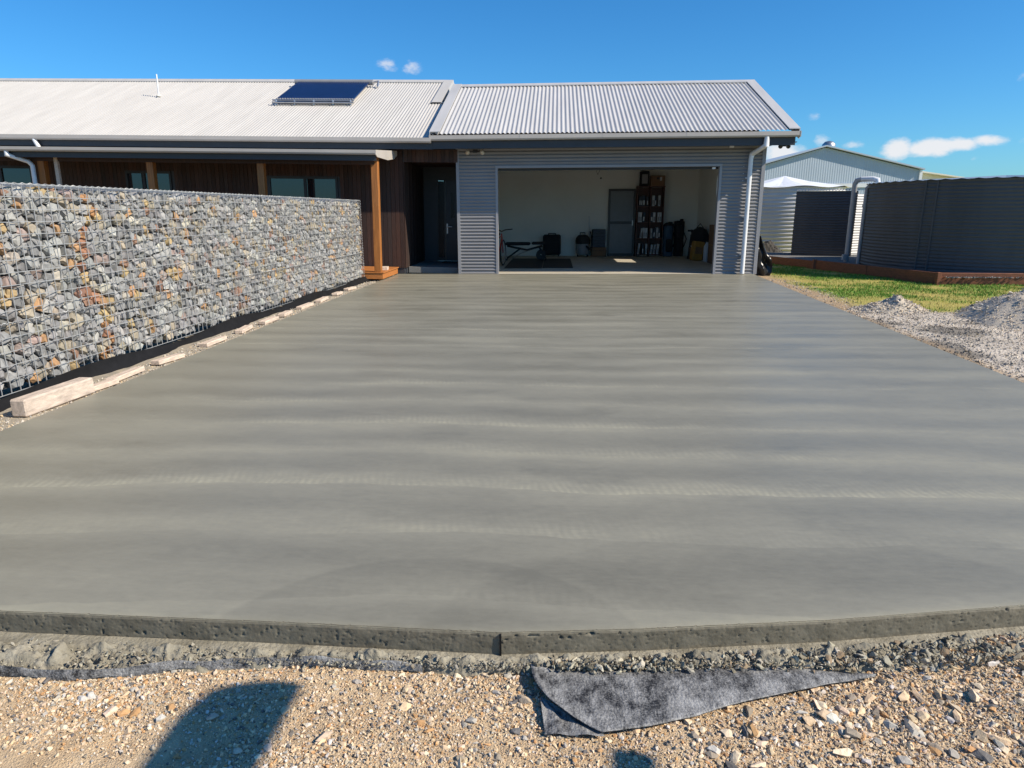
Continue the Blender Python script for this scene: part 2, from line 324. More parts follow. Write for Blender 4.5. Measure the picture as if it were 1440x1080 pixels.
# concrete driveway
def slab_mat():
    m = bpy.data.materials.new('fresh_trowelled_concrete'); m.use_nodes = True; t = m.node_tree; b = t.nodes['Principled BSDF']; L = t.links.new
    def math_(op, a, c=None, clamp=False):
        n = N(t, 'ShaderNodeMath', operation=op, use_clamp=clamp)
        for i, v in enumerate((a, c)):
            if v is None: continue
            if isinstance(v, (int, float)): n.inputs[i].default_value = v
            else: L(v, n.inputs[i])
        return n.outputs[0]
    def noise(scale, st=(1, 1, 1), det=4, rough=.55, rot=0):
        mp = N(t, 'ShaderNodeMapping'); mp.inputs['Scale'].default_value = st; mp.inputs['Rotation'].default_value = (0, 0, rot); L(g.outputs['Position'], mp.inputs[0])
        n = N(t, 'ShaderNodeTexNoise'); n.inputs['Scale'].default_value = scale; n.inputs['Detail'].default_value = det; n.inputs['Roughness'].default_value = rough; L(mp.outputs[0], n.inputs['Vector']); return n.outputs[0]
    g = N(t, 'ShaderNodeNewGeometry'); sp = N(t, 'ShaderNodeSeparateXYZ'); L(g.outputs['Position'], sp.inputs[0])
    warp = math_('ADD', math_('MULTIPLY', math_('SUBTRACT', noise(.35, (.8, .6, 1), 2), .5), .7), math_('MULTIPLY', math_('SUBTRACT', noise(5, (1, .2, 1), 3), .5), .05))
    u = math_('MULTIPLY', math_('ADD', sp.outputs['Y'], warp), 1 / .56)
    f = math_('FRACT', u); idx = math_('FLOOR', u)                             # one trowel pass after the other across the drive
    wn = N(t, 'ShaderNodeTexWhiteNoise', noise_dimensions='1D'); L(idx, wn.inputs['W'])
    sw = noise(9, (.55, 1.0, 1), 5, .65, .35)
    patchy = noise(.8, (.35, 1, 1), 4); patch2 = noise(1.1, (.5, .8, 1), 5, .6)
    fade = N(t, 'ShaderNodeMapRange', interpolation_type='SMOOTHSTEP'); L(math_('ADD', patchy, math_('MULTIPLY', math_('SUBTRACT', wn.outputs['Value'], .5), .2)), fade.inputs[0]); fade.inputs[1].default_value = .34; fade.inputs[2].default_value = .66
    swr = N(t, 'ShaderNodeMapRange'); L(sw, swr.inputs[0]); swr.inputs[1].default_value = .34; swr.inputs[2].default_value = .66
    env = math_('MULTIPLY', math_('POWER', math_('SUBTRACT', 1.0, f), 3), fade.outputs[0])     # ragged overlap just past each seam
    rid = math_('MULTIPLY', env, swr.outputs[0])
    fan = math_('SINE', math_('ADD', math_('ADD', math_('MULTIPLY', sp.outputs['X'], 2 * math.pi / .042), math_('MULTIPLY', f, 16)), math_('MULTIPLY', noise(2.2, (1, 1, 1), 3), 26)))
    fan = math_('MULTIPLY', math_('MULTIPLY', fan, env), swr.outputs[0])
    grad = math_('MULTIPLY', math_('SUBTRACT', math_('POWER', math_('ABSOLUTE', math_('SUBTRACT', math_('MULTIPLY', f, 2), 1.0)), 2.5), .4), fade.outputs[0])
    streak = math_('SUBTRACT', noise(7, (.16, 1, 1), 5, .6, .03), .5)
    mott = math_('SUBTRACT', noise(22, (.7, 1, 1), 6, .75), .5); swl = math_('SUBTRACT', noise(45, (.25, 1, 1), 4, .7, .5), .5)
    fine = math_('ADD', math_('ADD', math_('MULTIPLY', streak, .26), math_('MULTIPLY', fan, .13)), math_('ADD', math_('MULTIPLY', mott, .26), math_('MULTIPLY', swl, .24)))
    tone = math_('ADD', math_('MULTIPLY', grad, .15), math_('MULTIPLY', patch2, .52))
    tone = math_('ADD', tone, math_('MULTIPLY', wn.outputs['Value'], .07))
    tone = math_('ADD', math_('ADD', tone, math_('MULTIPLY', rid, .21)), fine)
    tone = math_('ADD', tone, .13)
    bw = math_('SINE', math_('MULTIPLY', math_('ADD', math_('ADD', sp.outputs['Y'], math_('MULTIPLY', math_('SUBTRACT', noise(.6, (.7, 1, 1), 4), .5), .85)), warp), 2 * math.pi / .54))
    tone = math_('ADD', tone, math_('MULTIPLY', bw, .075))
    damp = N(t, 'ShaderNodeMapRange', interpolation_type='SMOOTHSTEP'); L(noise(1.9, (.45, 1, 1), 5, .62, .1), damp.inputs[0]); damp.inputs[1].default_value = .55; damp.inputs[2].default_value = .70
    tone = math_('SUBTRACT', tone, math_('MULTIPLY', damp.outputs[0], .13))
    lip = N(t, 'ShaderNodeAttribute', attribute_name='col'); lp = N(t, 'ShaderNodeSeparateColor'); L(lip.outputs['Color'], lp.inputs[0])
    tone = math_('ADD', tone, math_('MULTIPLY', lp.outputs[0], math_('MULTIPLY', noise(6, (.3, 1, 1), 4), .36)))
    s1 = bw
    # two trowelled arcs near the front edge
    for (cx, cy, r, w, a) in ((-.45, 1.75, .88, .03, .09), (.95, 1.2, 1.75, .05, .07)):
        dv = N(t, 'ShaderNodeVectorMath', operation='DISTANCE'); L(g.outputs['Position'], dv.inputs[0]); dv.inputs[1].default_value = (cx, cy, 0)
        st = N(t, 'ShaderNodeMapRange', interpolation_type='SMOOTHSTEP'); L(dv.outputs['Value'], st.inputs[0]); st.inputs[1].default_value = r - w; st.inputs[2].default_value = r; st.inputs[3].default_value = -a; st.inputs[4].default_value = 0
        tone = math_('ADD', tone, st.outputs[0])
    cr = N(t, 'ShaderNodeValToRGB'); L(tone, cr.inputs[0]); e = cr.color_ramp.elements
    b.inputs['Specular IOR Level'].default_value = .3; e[0].position = .12; e[0].color = (.150, .143, .113, 1); e[1].position = 1.05 if False else 1.0; e[1].color = (.36, .342, .262, 1)
    k = e.new(.5); k.color = (.232, .222, .178, 1)
    L(cr.outputs[0], b.inputs['Base Color'])
    rr = N(t, 'ShaderNodeMapRange'); L(tone, rr.inputs[0]); rr.inputs[1].default_value = .15; rr.inputs[2].default_value = .9; rr.inputs[3].default_value = .31; rr.inputs[4].default_value = .58
    L(rr.outputs[0], b.inputs['Roughness'])
    hgt = math_('ADD', math_('ADD', math_('MULTIPLY', rid, .25), math_('MULTIPLY', fine, .7)), math_('ADD', math_('MULTIPLY', sw, .2), math_('MULTIPLY', s1, .14)))
    hgt = math_('ADD', hgt, math_('ADD', math_('MULTIPLY', noise(60, (.6, 1, 1), 5, .7, .3), .10), math_('MULTIPLY', noise(170, (1, 1, 1), 2), .05)))
    tone = tone
    bp = N(t, 'ShaderNodeBump'); bp.inputs['Strength'].default_value = .5; bp.inputs['Distance'].default_value = .006; L(hgt, bp.inputs['Height']); L(bp.outputs[0], b.inputs['Normal'])
    return m
m_slab = slab_mat()
FRONT = [(-3.8, 2.16), (-2.08, 2.13), (-1.08, 2.12), (-.18, 2.10), (.32, 2.15), (1.0, 2.24), (1.78, 2.38), (3.99, 2.72)]
def front_y(x): return np.interp(x, [p[0] for p in FRONT], [p[1] for p in FRONT])
def right_x(y): return np.interp(y, [2.7, 5.9, 15.1, 16.24], [3.86, 4.03, 4.54, 4.62])
nx, ny = 70, 110
ts = np.linspace(0, 1, nx); V = []; 
tsy = np.linspace(0, 1, ny) ** 1.7
for u in ts:
    x0 = -3.8 + u * (3.86 + 3.8); y0 = float(front_y(x0))
    for w in tsy:
        y = y0 + w * (16.235 - y0); xr = float(right_x(y)); V.append((-3.8 + u * (xr + 3.8), y, 0))
V = np.array(V); V[:, 2] = .004 * (fbm(V[:, 0] * .5, V[:, 1] * 1.1, 3, 5) - .5)
d = V[:, 1] - front_y(V[:, 0]); V[:, 2] -= np.clip(.02 - d, 0, .02) * .25       # arris rounded over
i, j = np.meshgrid(np.arange(nx - 1), np.arange(ny - 1), indexing='ij'); a = (i * ny + j).ravel()
drive = np_mesh('driveway', V, np.stack([a, a + ny, a + ny + 1, a + 1], -1), m_slab, cols=np.repeat((np.clip(1 - d / .11, 0, 1) ** 1.5)[:, None], 3, 1), smooth=True); tag(drive, kind='structure')
# the slab's cast edges (children of the driveway)
m_edge = mat('wet_cast_concrete_edge', (.10, .09, .066), .75, 0, .22, 14, .3, 45, col2=(.17, .155, .118))
xs = np.linspace(-3.8, 3.9, 1500); zs = np.linspace(-.115, .0, 26)
X, Z = np.meshgrid(xs, zs, indexing='ij'); Yf = front_y(X)
pit = np.clip(vnoise(X * 62, Z * 75, 3) - .84, 0, 1) * .13 * (vnoise(X * 2.1, Z * 9, 9) > .50) + np.clip(vnoise(X * 150, Z * 150, 13) - .8, 0, 1) * .03
Yd = Yf + .003 * (fbm(X * 25, Z * 30, 3, 4) - .5) + pit + np.where(Z > -.008, .006, 0) - .004
ve = np.stack([X, Yd, np.minimum(Z, -.0008)], -1).reshape(-1, 3); nyy = len(zs)
i, j = np.meshgrid(np.arange(len(xs) - 1), np.arange(nyy - 1), indexing='ij'); a = (i * nyy + j).ravel()
np_mesh('cast_edge', ve, np.stack([a, a + nyy, a + nyy + 1, a + 1], -1), m_edge, drive, smooth=True)
b = MB()
ys = np.linspace(2.72, 16.23, 40)
for k in range(39):
    y0, y1 = ys[k], ys[k + 1]; x0, x1 = float(right_x(y0)), float(right_x(y1)); b.add([(x0, y0, -.2), (x1, y1, -.2), (x1, y1, -.001), (x0, y0, -.001)], [(0, 1, 2, 3)])
b.add([(-3.8, 2.16, -.2), (-3.8, 16.2, -.2), (-3.8, 16.2, -.001), (-3.8, 2.16, -.001)], [(0, 1, 2, 3)])
b.build('side_edge', m_edge, drive)
part('joint_strip', m_black, drive, (-.183, -.177, 2.088, 2.099, -.115, -.004))

# foreground: bare sandy road base with stones
m_fore = mat('sandy_road_base', (.43, .30, .175), .95, 0, .3, 7, 1.0, 160, col2=(.60, .46, .30))
def fore_z(X, Y):
    z = -.128 + .030 * (fbm(X * 1.6, Y * 1.6, 4, 2) - .5) + .016 * (fbm(X * 9, Y * 9, 3, 8) - .5) + .007 * (fbm(X * 45, Y * 45, 2, 6) - .5)
    z += .05 * np.clip((X - .9) / 1.4, 0, 1) * np.clip((Y - 1.75) / .45, 0, 1)       # spoil heaped against the edge on the right
    return z
V, F = grid(np.linspace(-3.6, 3.6, 520), np.linspace(.3, 2.75, 190), lambda X, Y: np.where(Y > front_y(X) + .03, -.15, fore_z(X, Y)))
fore = np_mesh('gravel_track', V, F, m_fore, smooth=True); tag(fore, kind='structure')
PAL = [(.56, .42, .27), (.61, .50, .36), (.45, .26, .12), (.37, .34, .30), (.56, .52, .47), (.30, .25, .19), (.60, .46, .34), (.13, .12, .115)]
PW = [5, 4, 2.6, 2.5, 1.6, 2.2, 2.5, 1.6]
m_peb_o = mat('road_stone', (.3, .3, .3), .9, 0, .18, 60, .3, 90, attr='object'); m_peb_p = mat('road_stone_grit', (.3, .3, .3), .9, 0, .18, 60, .3, 90, attr='point')
def in_fore(n):
    x = rng.uniform(-2.1, 2.0, n); y = rng.uniform(1.38, 2.33, n); k = y < front_y(x) - .03; return x[k], y[k]
# patchy density: stones gather in drifts
x, y = in_fore(150000); k = (fbm(x * 2.6, y * 2.6, 3, 31) + .14 * (x > .2) + .06) > rng.uniform(.2, .78, len(x)); x, y = x[k], y[k]
S = np.clip(rng.lognormal(math.log(.0031), .55, len(x)), .0014, .011)
scatter('grit', PEBS + ROCKS[:6], np.stack([x, y, fore_z(x, y) + S * .25], -1), S, rand_rot(len(x)), palette(len(x), PAL, PW), m_peb_p, fore)
x, y = in_fore(7500); k = (fbm(x * 2.6, y * 2.6, 3, 31) + .42 * (x > .4) + .10 * (abs(x) < .4)) > rng.uniform(.35, .85, len(x)); x, y = x[k], y[k]
S = np.clip(rng.lognormal(math.log(.0085), .45, len(x)), .005, .028); S = np.where((x > .35) & (rng.random(len(x)) < .05), rng.uniform(.020, .036, len(x)), S); o_ = np.argsort(-S)
x, y, S = x[o_], y[o_], S[o_]; c_ = palette(len(x), PAL, PW); Rm = rand_rot(len(x), True); P = np.stack([x, y, fore_z(x, y) + S * .22], -1); n_ = 300
rock_objects('stone', BIGS, P[:n_], S[:n_], Rm[:n_], c_[:n_], m_peb_o, fore)
scatter('small_stones', BIGS, P[n_:], S[n_:], Rm[n_:], c_[n_:], m_peb_p, fore)

# concrete that spilled along the foot of the slab
m_spill = mat('spilled_concrete', (.15, .135, .10), .9, 0, .3, 9, .8, 70, col2=(.32, .295, .235))
xs = np.linspace(-3.3, 3.3, 900); ws = np.linspace(0, 1, 46)
X, W = np.meshgrid(xs, ws, indexing='ij'); Yf = front_y(X)
wid = np.interp(X, [-3.3, -2.1, -1.6, -1.2, -.9, -.4, -.1, .3, .9, 1.4, 3.3], [.24, .23, .20, .13, .09, .075, .065, .10, .13, .20, .24]) * (.75 + .5 * fbm(X * 3, X * 0, 3, 12))
Y = Yf - .001 - W * wid
ledge = np.interp(X, [-3.3, -1.6, -.6, -.2, 3.3], [.16, .22, .34, .30, .06])
rough = np.clip((W - ledge) * 7, 0, 1)
lump = fbm(X * 17, Y * 17, 4, 21); lump2 = fbm(X * 60, Y * 55, 4, 23)
amp = np.interp(X, [-3.3, -1.2, -.3, .3, 3.3], [.065, .055, .05, .06, .06])
Z = -.088 - .03 * np.clip(W - ledge, 0, 1) + rough * amp * (lump * 1.5 - .62 + (lump2 - .5) * .5) - .045 * np.clip(W - .72, 0, 1) / .28
Z = np.where(W > .98, -.16, Z)
i, j = np.meshgrid(np.arange(len(xs) - 1), np.arange(len(ws) - 1), indexing='ij'); nyy = len(ws); a = (i * nyy + j).ravel()
sp = np_mesh('concrete_spill', np.stack([X, Y, Z], -1).reshape(-1, 3), np.stack([a, a + 1, a + nyy + 1, a + nyy], -1), m_spill, smooth=True); tag(sp, 'rough grey concrete slurry spilled along the foot of the slab edge', 'concrete spill', kind='stuff')
# lumps of dirt and concrete on it, to the right
n = 3000; x = rng.uniform(.0, 2.2, n); w = rng.beta(2, 2, n); y = front_y(x) - .03 - w * np.interp(x, [0, .9, 2.6], [.07, .13, .28])
S = np.clip(rng.lognormal(math.log(.0052), .65, n), .002, .022); 
scatter('spill_lumps', BIGS, np.stack([x, y, -.098 + .02 * rng.random(n)], -1), S, rand_rot(n), palette(n, [(.30, .275, .215), (.17, .15, .11), (.36, .335, .27), (.09, .08, .06), (.26, .19, .12)], [4, 3, 3, 1.6, 1.2]), m_peb_p, sp)

n = 2600; x = rng.uniform(-2.5, .0, n); w = rng.beta(2.2, 1.6, n); y = front_y(x) - .035 - w * np.interp(x, [-2.5, -1.6, -1.2, -.4, 0], [.17, .14, .08, .04, .04]); S = np.clip(rng.lognormal(math.log(.0042), .6, n), .0015, .016)
scatter('spill_crumbs', BIGS, np.stack([x, y, -.100 + .022 * rng.random(n) - .012 * w], -1), S, rand_rot(n), palette(n, [(.26, .24, .19), (.20, .18, .14), (.33, .31, .25), (.12, .105, .08)], [4, 3, 3, 1.5]), m_peb_p, sp)

# yard on the right of the drive: lawn, bare edge and pale gravel
def yard_mat():
    m = bpy.data.materials.new('patchy_lawn_and_gravel'); m.use_nodes = True; t = m.node_tree; b = t.nodes['Principled BSDF']; b.inputs['Roughness'].default_value = .95
    a = N(t, 'ShaderNodeAttribute', attribute_name='col'); n = N(t, 'ShaderNodeTexNoise'); n.inputs['Scale'].default_value = 45; n.inputs['Detail'].default_value = 6
    g = N(t, 'ShaderNodeNewGeometry'); t.links.new(g.outputs['Position'], n.inputs['Vector'])
    mr = N(t, 'ShaderNodeMapRange'); t.links.new(n.outputs[0], mr.inputs[0]); mr.inputs[1].default_value = .3; mr.inputs[2].default_value = .7; mr.inputs[3].default_value = .65; mr.inputs[4].default_value = 1.3
    mx = N(t, 'ShaderNodeVectorMath', operation='SCALE'); t.links.new(a.outputs['Color'], mx.inputs[0]); t.links.new(mr.outputs[0], mx.inputs['Scale']); t.links.new(mx.outputs[0], b.inputs['Base Color'])
    bp = N(t, 'ShaderNodeBump'); bp.inputs['Strength'].default_value = .9; bp.inputs['Distance'].default_value = .02; t.links.new(n.outputs[0], bp.inputs['Height']); t.links.new(bp.outputs[0], b.inputs['Normal'])
    return m
def yard_z(X, Y): return -.045 + .04 * (fbm(X * .8, Y * .8, 3, 41) - .5) + .012 * (fbm(X * 7, Y * 7, 2, 42) - .5) - .03 * np.clip((right_x(Y) + .12 - X) / .12, 0, 1)
def gravel_w(X, Y):                                        # 1 on the gravel, 0 on the lawn
    edge = 10.55 + .3 * (fbm(X * 1.3, X * 0, 2, 44) - .5) + .0 * X; return np.clip((edge - Y) / .35, 0, 1)
def grass_w(X, Y):
    return (1 - gravel_w(X, Y)) * np.clip((X - right_x(Y) - .16 - .55 * (fbm(X * .9, Y * .7, 3, 46) - .3)) / .35, 0, 1)
xs = np.concatenate([np.linspace(3.8, 10, 150), np.linspace(10.1, 30, 30)]); ys = np.concatenate([np.linspace(2.5, 22, 300), np.linspace(22.3, 60, 30)])
V, F = grid(xs, ys, yard_z)
X, Y = V[:, 0], V[:, 1]; gw, lw = gravel_w(X, Y)[:, None], grass_w(X, Y)[:, None]; nn = fbm(X * 1.2, Y * 1.6, 4, 47)[:, None]; n2 = fbm(X * 3, Y * 3, 3, 48)[:, None]
earth = np.array([.34, .24, .14]) * (.8 + .4 * n2); pale = np.array([.50, .44, .37]) * (.85 + .3 * n2)
dg = np.clip((nn - .50) * 7, 0, 1) * np.clip((9.8 - Y[:, None]) / .5, 0, 1); pale = pale * (1 - .62 * dg)
lawn = np.array([.34, .265, .07]) * np.clip(1.25 - nn, 0, 2) + np.array([.085, .16, .016]) * np.clip(nn * 1.6 - .25, 0, 1)
eb = np.clip((right_x(Y)[:, None] + .30 - X[:, None]) / .2, 0, 1)
colr = earth * (1 - gw) * (1 - lw) + pale * gw + lawn * lw * (1 - gw); colr = colr * (1 - eb) + earth * eb
yard = np_mesh('yard', V, F, yard_mat(), cols=colr, smooth=True); tag(yard, kind='structure')
# grass blades
n = 90000; x = rng.uniform(4.7, 10.5, n); y = rng.uniform(10.2, 21, n); wgt = grass_w(x, y); nz = fbm(x * 1.2, y * 1.6, 4, 47)
k = rng.random(n) < wgt * np.clip(nz * 3.2 - 1.0, .10, 1); x, y, nz = x[k], y[k], nz[k]; n = len(x)
a = rng.uniform(0, np.pi, n); h = rng.uniform(.018, .05, n); wd = rng.uniform(.004, .008, n); z = yard_z(x, y) - .003
lean = rng.normal(0, .016, (n, 2))
P0 = np.stack([x - np.cos(a) * wd, y - np.sin(a) * wd, z], -1); P1 = np.stack([x + np.cos(a) * wd, y + np.sin(a) * wd, z], -1); P2 = np.stack([x + lean[:, 0], y + lean[:, 1], z + h], -1)
gcol = np.where(rng.random((n, 1)) < np.clip(nz * 3.4 - .95, .10, .95)[:, None], np.array([.09, .22, .016]), np.array([.36, .32, .07])) * rng.normal(1, .2, (n, 1)).clip(.5, 1.6)
m_grass = mat('lawn_blades', (.1, .15, .03), .8, 0, .1, attr='point')
gr = np_mesh('grass', np.stack([P0, P1, P2], 1).reshape(-1, 3), np.arange(3 * n).reshape(-1, 3), m_grass, cols=np.repeat(gcol, 3, 0)); tag(gr, 'short patchy green and straw coloured lawn beside the driveway', 'grass', kind='stuff')
# loose pale gravel
GP = [(.50, .43, .35), (.58, .52, .44), (.36, .33, .29), (.46, .37, .26), (.20, .19, .185)]; GW = [5, 3.5, 2.5, 2.5, 1.8]
n = 42000; y = 3.5 + 12 * rng.random(n) ** .9; x = right_x(y) + .05 + rng.random(n) ** 1.1 * 5.0; k = rng.random(n) < np.maximum(gravel_w(x, y), .30 * (x < right_x(y) + .7)); x, y = x[k], y[k]
S = np.clip(rng.lognormal(math.log(.0105), .35, len(x)), .005, .026)
dk = np.clip((fbm(x * 1.2, y * 1.6, 4, 47) - .50) * 7, 0, 1) * (y < 9.8); gc = palette(len(x), GP, GW) * (1 - .55 * dk)[:, None]
gx = scatter('gravel', PEBS, np.stack([x, y, yard_z(x, y) + S * .3], -1), S, rand_rot(len(x)), gc, m_peb_p); tag(gx, 'loose pale gravel spread beside the right edge of the driveway', 'gravel')
# gravel strip between the drive and the stone wall
m_strip = mat('crushed_rock_strip', (.25, .22, .18), .95, 0, .35, 8, .9, 90, col2=(.40, .34, .25))
V, F = grid(np.linspace(-4.9, -3.795, 30), np.linspace(2.2, 16.6, 260), lambda X, Y: -.028 + .02 * (fbm(X * 6, Y * 6, 3, 51) - .5) - .02 * np.clip((X + 3.9) / .1, 0, 1))
st = np_mesh('gravel_strip', V, F, m_strip, smooth=True); tag(st, kind='structure')
n = 9000; y = 2.6 + 12.4 * rng.random(n) ** 1.3; x = rng.uniform(-4.15, -3.8, n); S = np.clip(rng.lognormal(math.log(.0075), .4, n), .004, .022)
scatter('strip_gravel', PEBS, np.stack([x, y, -.03 + S * .4], -1), S, rand_rot(n), palette(n, [(.38, .34, .29), (.5, .46, .4), (.25, .24, .23), (.46, .36, .24)], [4, 3, 2, 3]), m_peb_p, st)

# ================================================================== GABION WALL
gab = thing('gabion_wall', (-4.45, 9, 0), 'long grey gabion wall of caged stones left of the driveway', 'gabion wall')
GX, GY0, GY1, GZ0, GZ1 = -4.27, 2.6, 14.62, .055, 1.68
part('core', m_core, gab, (-4.72, -4.36, GY0 + .05, GY1 - .05, GZ0 + .02, GZ1 - .06))
GPAL = [(.23, .23, .232), (.28, .28, .278), (.185, .185, .188), (.325, .32, .305), (.31, .27, .21), (.36, .215, .11), (.38, .28, .145), (.24, .14, .10), (.27, .21, .19), (.39, .365, .31)]
GWT = [9, 8, 5, 5, 5, 1.3, 1.0, .7, .8, 1.2]
def cells(y0, y1, z0, z1, step):
    """tightly packed irregular stones: Voronoi cells of jittered seeds"""
    seeds = np.zeros((0, 2)); rad = np.zeros(0); cand = np.stack([rng.uniform(y0 - step, y1 + step, 42000), rng.uniform(z0 - step, z1 + step, 42000)], -1)
    cr = np.where(np.arange(42000) < 1500, rng.uniform(.088, .110, 42000), rng.uniform(.054, .084, 42000)); buck = {}; seeds = []
    for p, q in zip(cand, cr):                      # dart throwing with mixed stone sizes
        k = (int(p[0] // .13), int(p[1] // .13)); ok = True
        for dx in (-1, 0, 1):
            for dy in (-1, 0, 1):
                for (h, g) in buck.get((k[0] + dx, k[1] + dy), ()):
                    if (h[0] - p[0]) ** 2 + (h[1] - p[1]) ** 2 < ((q + g) * .5) ** 2: ok = False; break
                if not ok: break
            if not ok: break
        if ok: buck.setdefault(k, []).append((p, q)); seeds.append(p)
    sd = np.array(seeds); outp = []
    for i, c in enumerate(sd):
        if not (y0 < c[0] < y1 and z0 < c[1] < z1): continue
        d2 = ((sd - c) ** 2).sum(1); nb = np.argsort(d2)[1:16]
        poly = [(c[0] + .13 * math.cos(q), c[1] + .13 * math.sin(q)) for q in np.linspace(0, 2 * math.pi, 13)[:-1]]
        for j in nb:
            m_ = (c + sd[j]) / 2; nv = sd[j] - c; new = []
            for k in range(len(poly)):
                p, q = poly[k], poly[(k + 1) % len(poly)]; dp = (p[0] - m_[0]) * nv[0] + (p[1] - m_[1]) * nv[1]; dq = (q[0] - m_[0]) * nv[0] + (q[1] - m_[1]) * nv[1]
                if dp <= 0: new.append(p)
                if dp * dq < 0: t_ = dp / (dp - dq); new.append((p[0] + (q[0] - p[0]) * t_, p[1] + (q[1] - p[1]) * t_))
            poly = new
            if len(poly) < 3: break
        if len(poly) < 3: continue
        poly = [(min(max(p[0], y0 - .02), y1 + .02), min(max(p[1], z0 - .01), z1 + .005)) for p in poly]
        pr = [poly[0]]
        for p in poly[1:]:
            if math.hypot(p[0] - pr[-1][0], p[1] - pr[-1][1]) > .016: pr.append(p)
        if len(pr) > 3 and math.hypot(pr[0][0] - pr[-1][0], pr[0][1] - pr[-1][1]) < .016: pr.pop()
        if len(pr) >= 3: outp.append(np.array(pr))
    return outp
def packed_stone(poly):
    c = poly.mean(0); n = len(poly); ty, tz = random.gauss(0, .30), random.gauss(0, .22); base = random.uniform(-.030, -.004); V = []
    k = random.uniform(.84, .95)
    body = c + (poly - c) * k; body = body + np.array([[random.gauss(0, .003), random.gauss(0, .003)] for _ in range(n)])
    f = np.clip(np.array([random.gauss(.66, .12) for _ in range(n)]), .4, .92)[:, None]; frn = c + (body - c) * f
    for p in c + (body - c) * .75: V.append((-.13, p[0], p[1]))
    for p in body: V.append((min(-.022, base - .030 + random.gauss(0, .010)), p[0], p[1]))
    for p in frn: V.append((min(-.002, base + ty * (p[0] - c[0]) + tz * (p[1] - c[1]) + random.gauss(0, .003)), p[0], p[1]))
    V.append((min(-.002, base + random.uniform(-.002, .008)), c[0] + random.gauss(0, .006), c[1] + random.gauss(0, .006)))
    F = []
    for lv in (0, 1):
        for i in range(n): a_, b_, c_, d_ = lv * n + i, lv * n + (i + 1) % n, (lv + 1) * n + (i + 1) % n, (lv + 1) * n + i; F += [(a_, b_, c_), (a_, c_, d_)]
    for i in range(n): F.append((2 * n + i, 2 * n + (i + 1) % n, 3 * n))
    return np.array(V), np.array(F), c
polys = cells(GY0 + .01, GY1 - .01, GZ0 + .015, GZ1 - .015, .088); polys.sort(key=lambda p: p[:, 0].mean() if p[:, 0].mean() > 4.9 else 99)
n = len(polys); cg = palette(n, GPAL, GWT, .13); ctr = np.array([p.mean(0) for p in polys])
rust = np.exp(-((ctr[:, 0] - 6.15 - .12 * np.sin(ctr[:, 1] * 5)) / .075) ** 2) * (rng.random(n) < .66); rp = palette(n, [(.34, .18, .085), (.26, .13, .08), (.40, .29, .15)], [3, 2, 1.5]); cg = np.where(rust[:, None] > .4, rp, cg)
gl = gab.location; off = np.array([gl.x, gl.y, gl.z]); gv = []; gf = []; gc_ = []; k0 = 0
for i, p in enumerate(polys):
    V, F, c = packed_stone(p)
    if i < 300:
        V = V - np.array([0, c[0], c[1]]); me = bpy.data.meshes.new('stone'); me.from_pydata(V.tolist(), [], F.tolist()); me.materials.append(m_stone_o)
        o = bpy.data.objects.new('stone', me); link(o, gab); o.location = (GX - off[0], c[0] - off[1], c[1] - off[2]); o.color = (*[float(q) for q in cg[i]], 1)
    else: gv.append(V + np.array([GX, 0, 0]) - off); gf.append(F + k0); gc_.append(np.repeat(cg[i][None], len(V), 0)); k0 += len(V)
o = np_mesh('stone_fill', np.concatenate(gv), np.concatenate(gf), m_stone_p, gab, np.concatenate(gc_)); o['kind'] = 'stuff'
gab.rotation_euler = (0, 0, R(-1.1))
# a second layer behind, the top and the far end
n2_ = 2200; P = np.concatenate([np.stack([rng.uniform(-4.70, GX - .06, n2_), rng.uniform(GY0, GY1, n2_), np.full(n2_, GZ1 - .075)], -1), np.stack([rng.uniform(-4.70, GX - .06, 300), np.full(300, GY1 - .07), rng.uniform(GZ0 + .05, GZ1 - .05, 300)], -1)]); n = len(P)
scatter('back_fill', ROCKS, P - off, rng.normal(.06, .01, n).clip(.035, .085), rand_rot(n), palette(n, GPAL, GWT, .14) * .9, m_stone_p, gab)
def wire_panel(y0, y1, z0, z1):
    b = MB(); w = .0026; x = GX + .004
    y = y0
    while y < y1 + .001: b.box(x - w, x + w, y - w, y + w, z0, z1); y += (y1 - y0) / round((y1 - y0) / .095)
    z = z0
    while z < z1 + .001: b.box(x + .6 * w, x + 2.4 * w, y0, y1, z - w, z + w); z += (z1 - z0) / round((z1 - z0) / .1)
    return b
seams = [GY0, 3.75, 5.92, 8.1, 10.38, 12.55, GY1]; ZM = .60
for k in range(6):
    for (a, c) in ((GZ0, ZM), (ZM, GZ1)):
        o = wire_panel(seams[k], seams[k + 1], a, c).build('wire_mesh', m_galv, gab); o['kind'] = 'stuff'
b = MB()                                                    # mesh over the top and far end
for y in np.arange(GY0, GY1, .095): b.box(-4.72, GX + .004, y - .0026, y + .0026, GZ1 - .002, GZ1 + .003)
for x in np.linspace(-4.72, GX + .004, 5): b.box(x - .0026, x + .0026, GY0, GY1, GZ1 + .003, GZ1 + .008)
b.build('top_mesh', m_galv, gab)
def spiral(p0, p1, r=.011, turns=40, w=.0024):
    p0, p1 = Vector(p0), Vector(p1); T = (p1 - p0).normalized(); U = T.cross(Vector((1, 0, 0))).normalized(); W = T.cross(U); b = MB(); n = turns * 6
    return b.tube([p0.lerp(p1, i / n) + (U * math.cos(i / 6 * 2 * math.pi) + W * math.sin(i / 6 * 2 * math.pi)) * r for i in range(n + 1)], w, 4, False)
for k in range(6): spiral((GX + .008, seams[k], ZM), (GX + .008, seams[k + 1], ZM)).build('lacing_spiral', m_galv, gab); spiral((GX + .008, seams[k], GZ1), (GX + .008, seams[k + 1], GZ1), .013, 26).build('lacing_spiral', m_galv, gab)
for k in range(1, 7): spiral((GX + .008, seams[k], GZ0), (GX + .008, seams[k], GZ1), .011, 30).build('lacing_spiral', m_galv, gab)
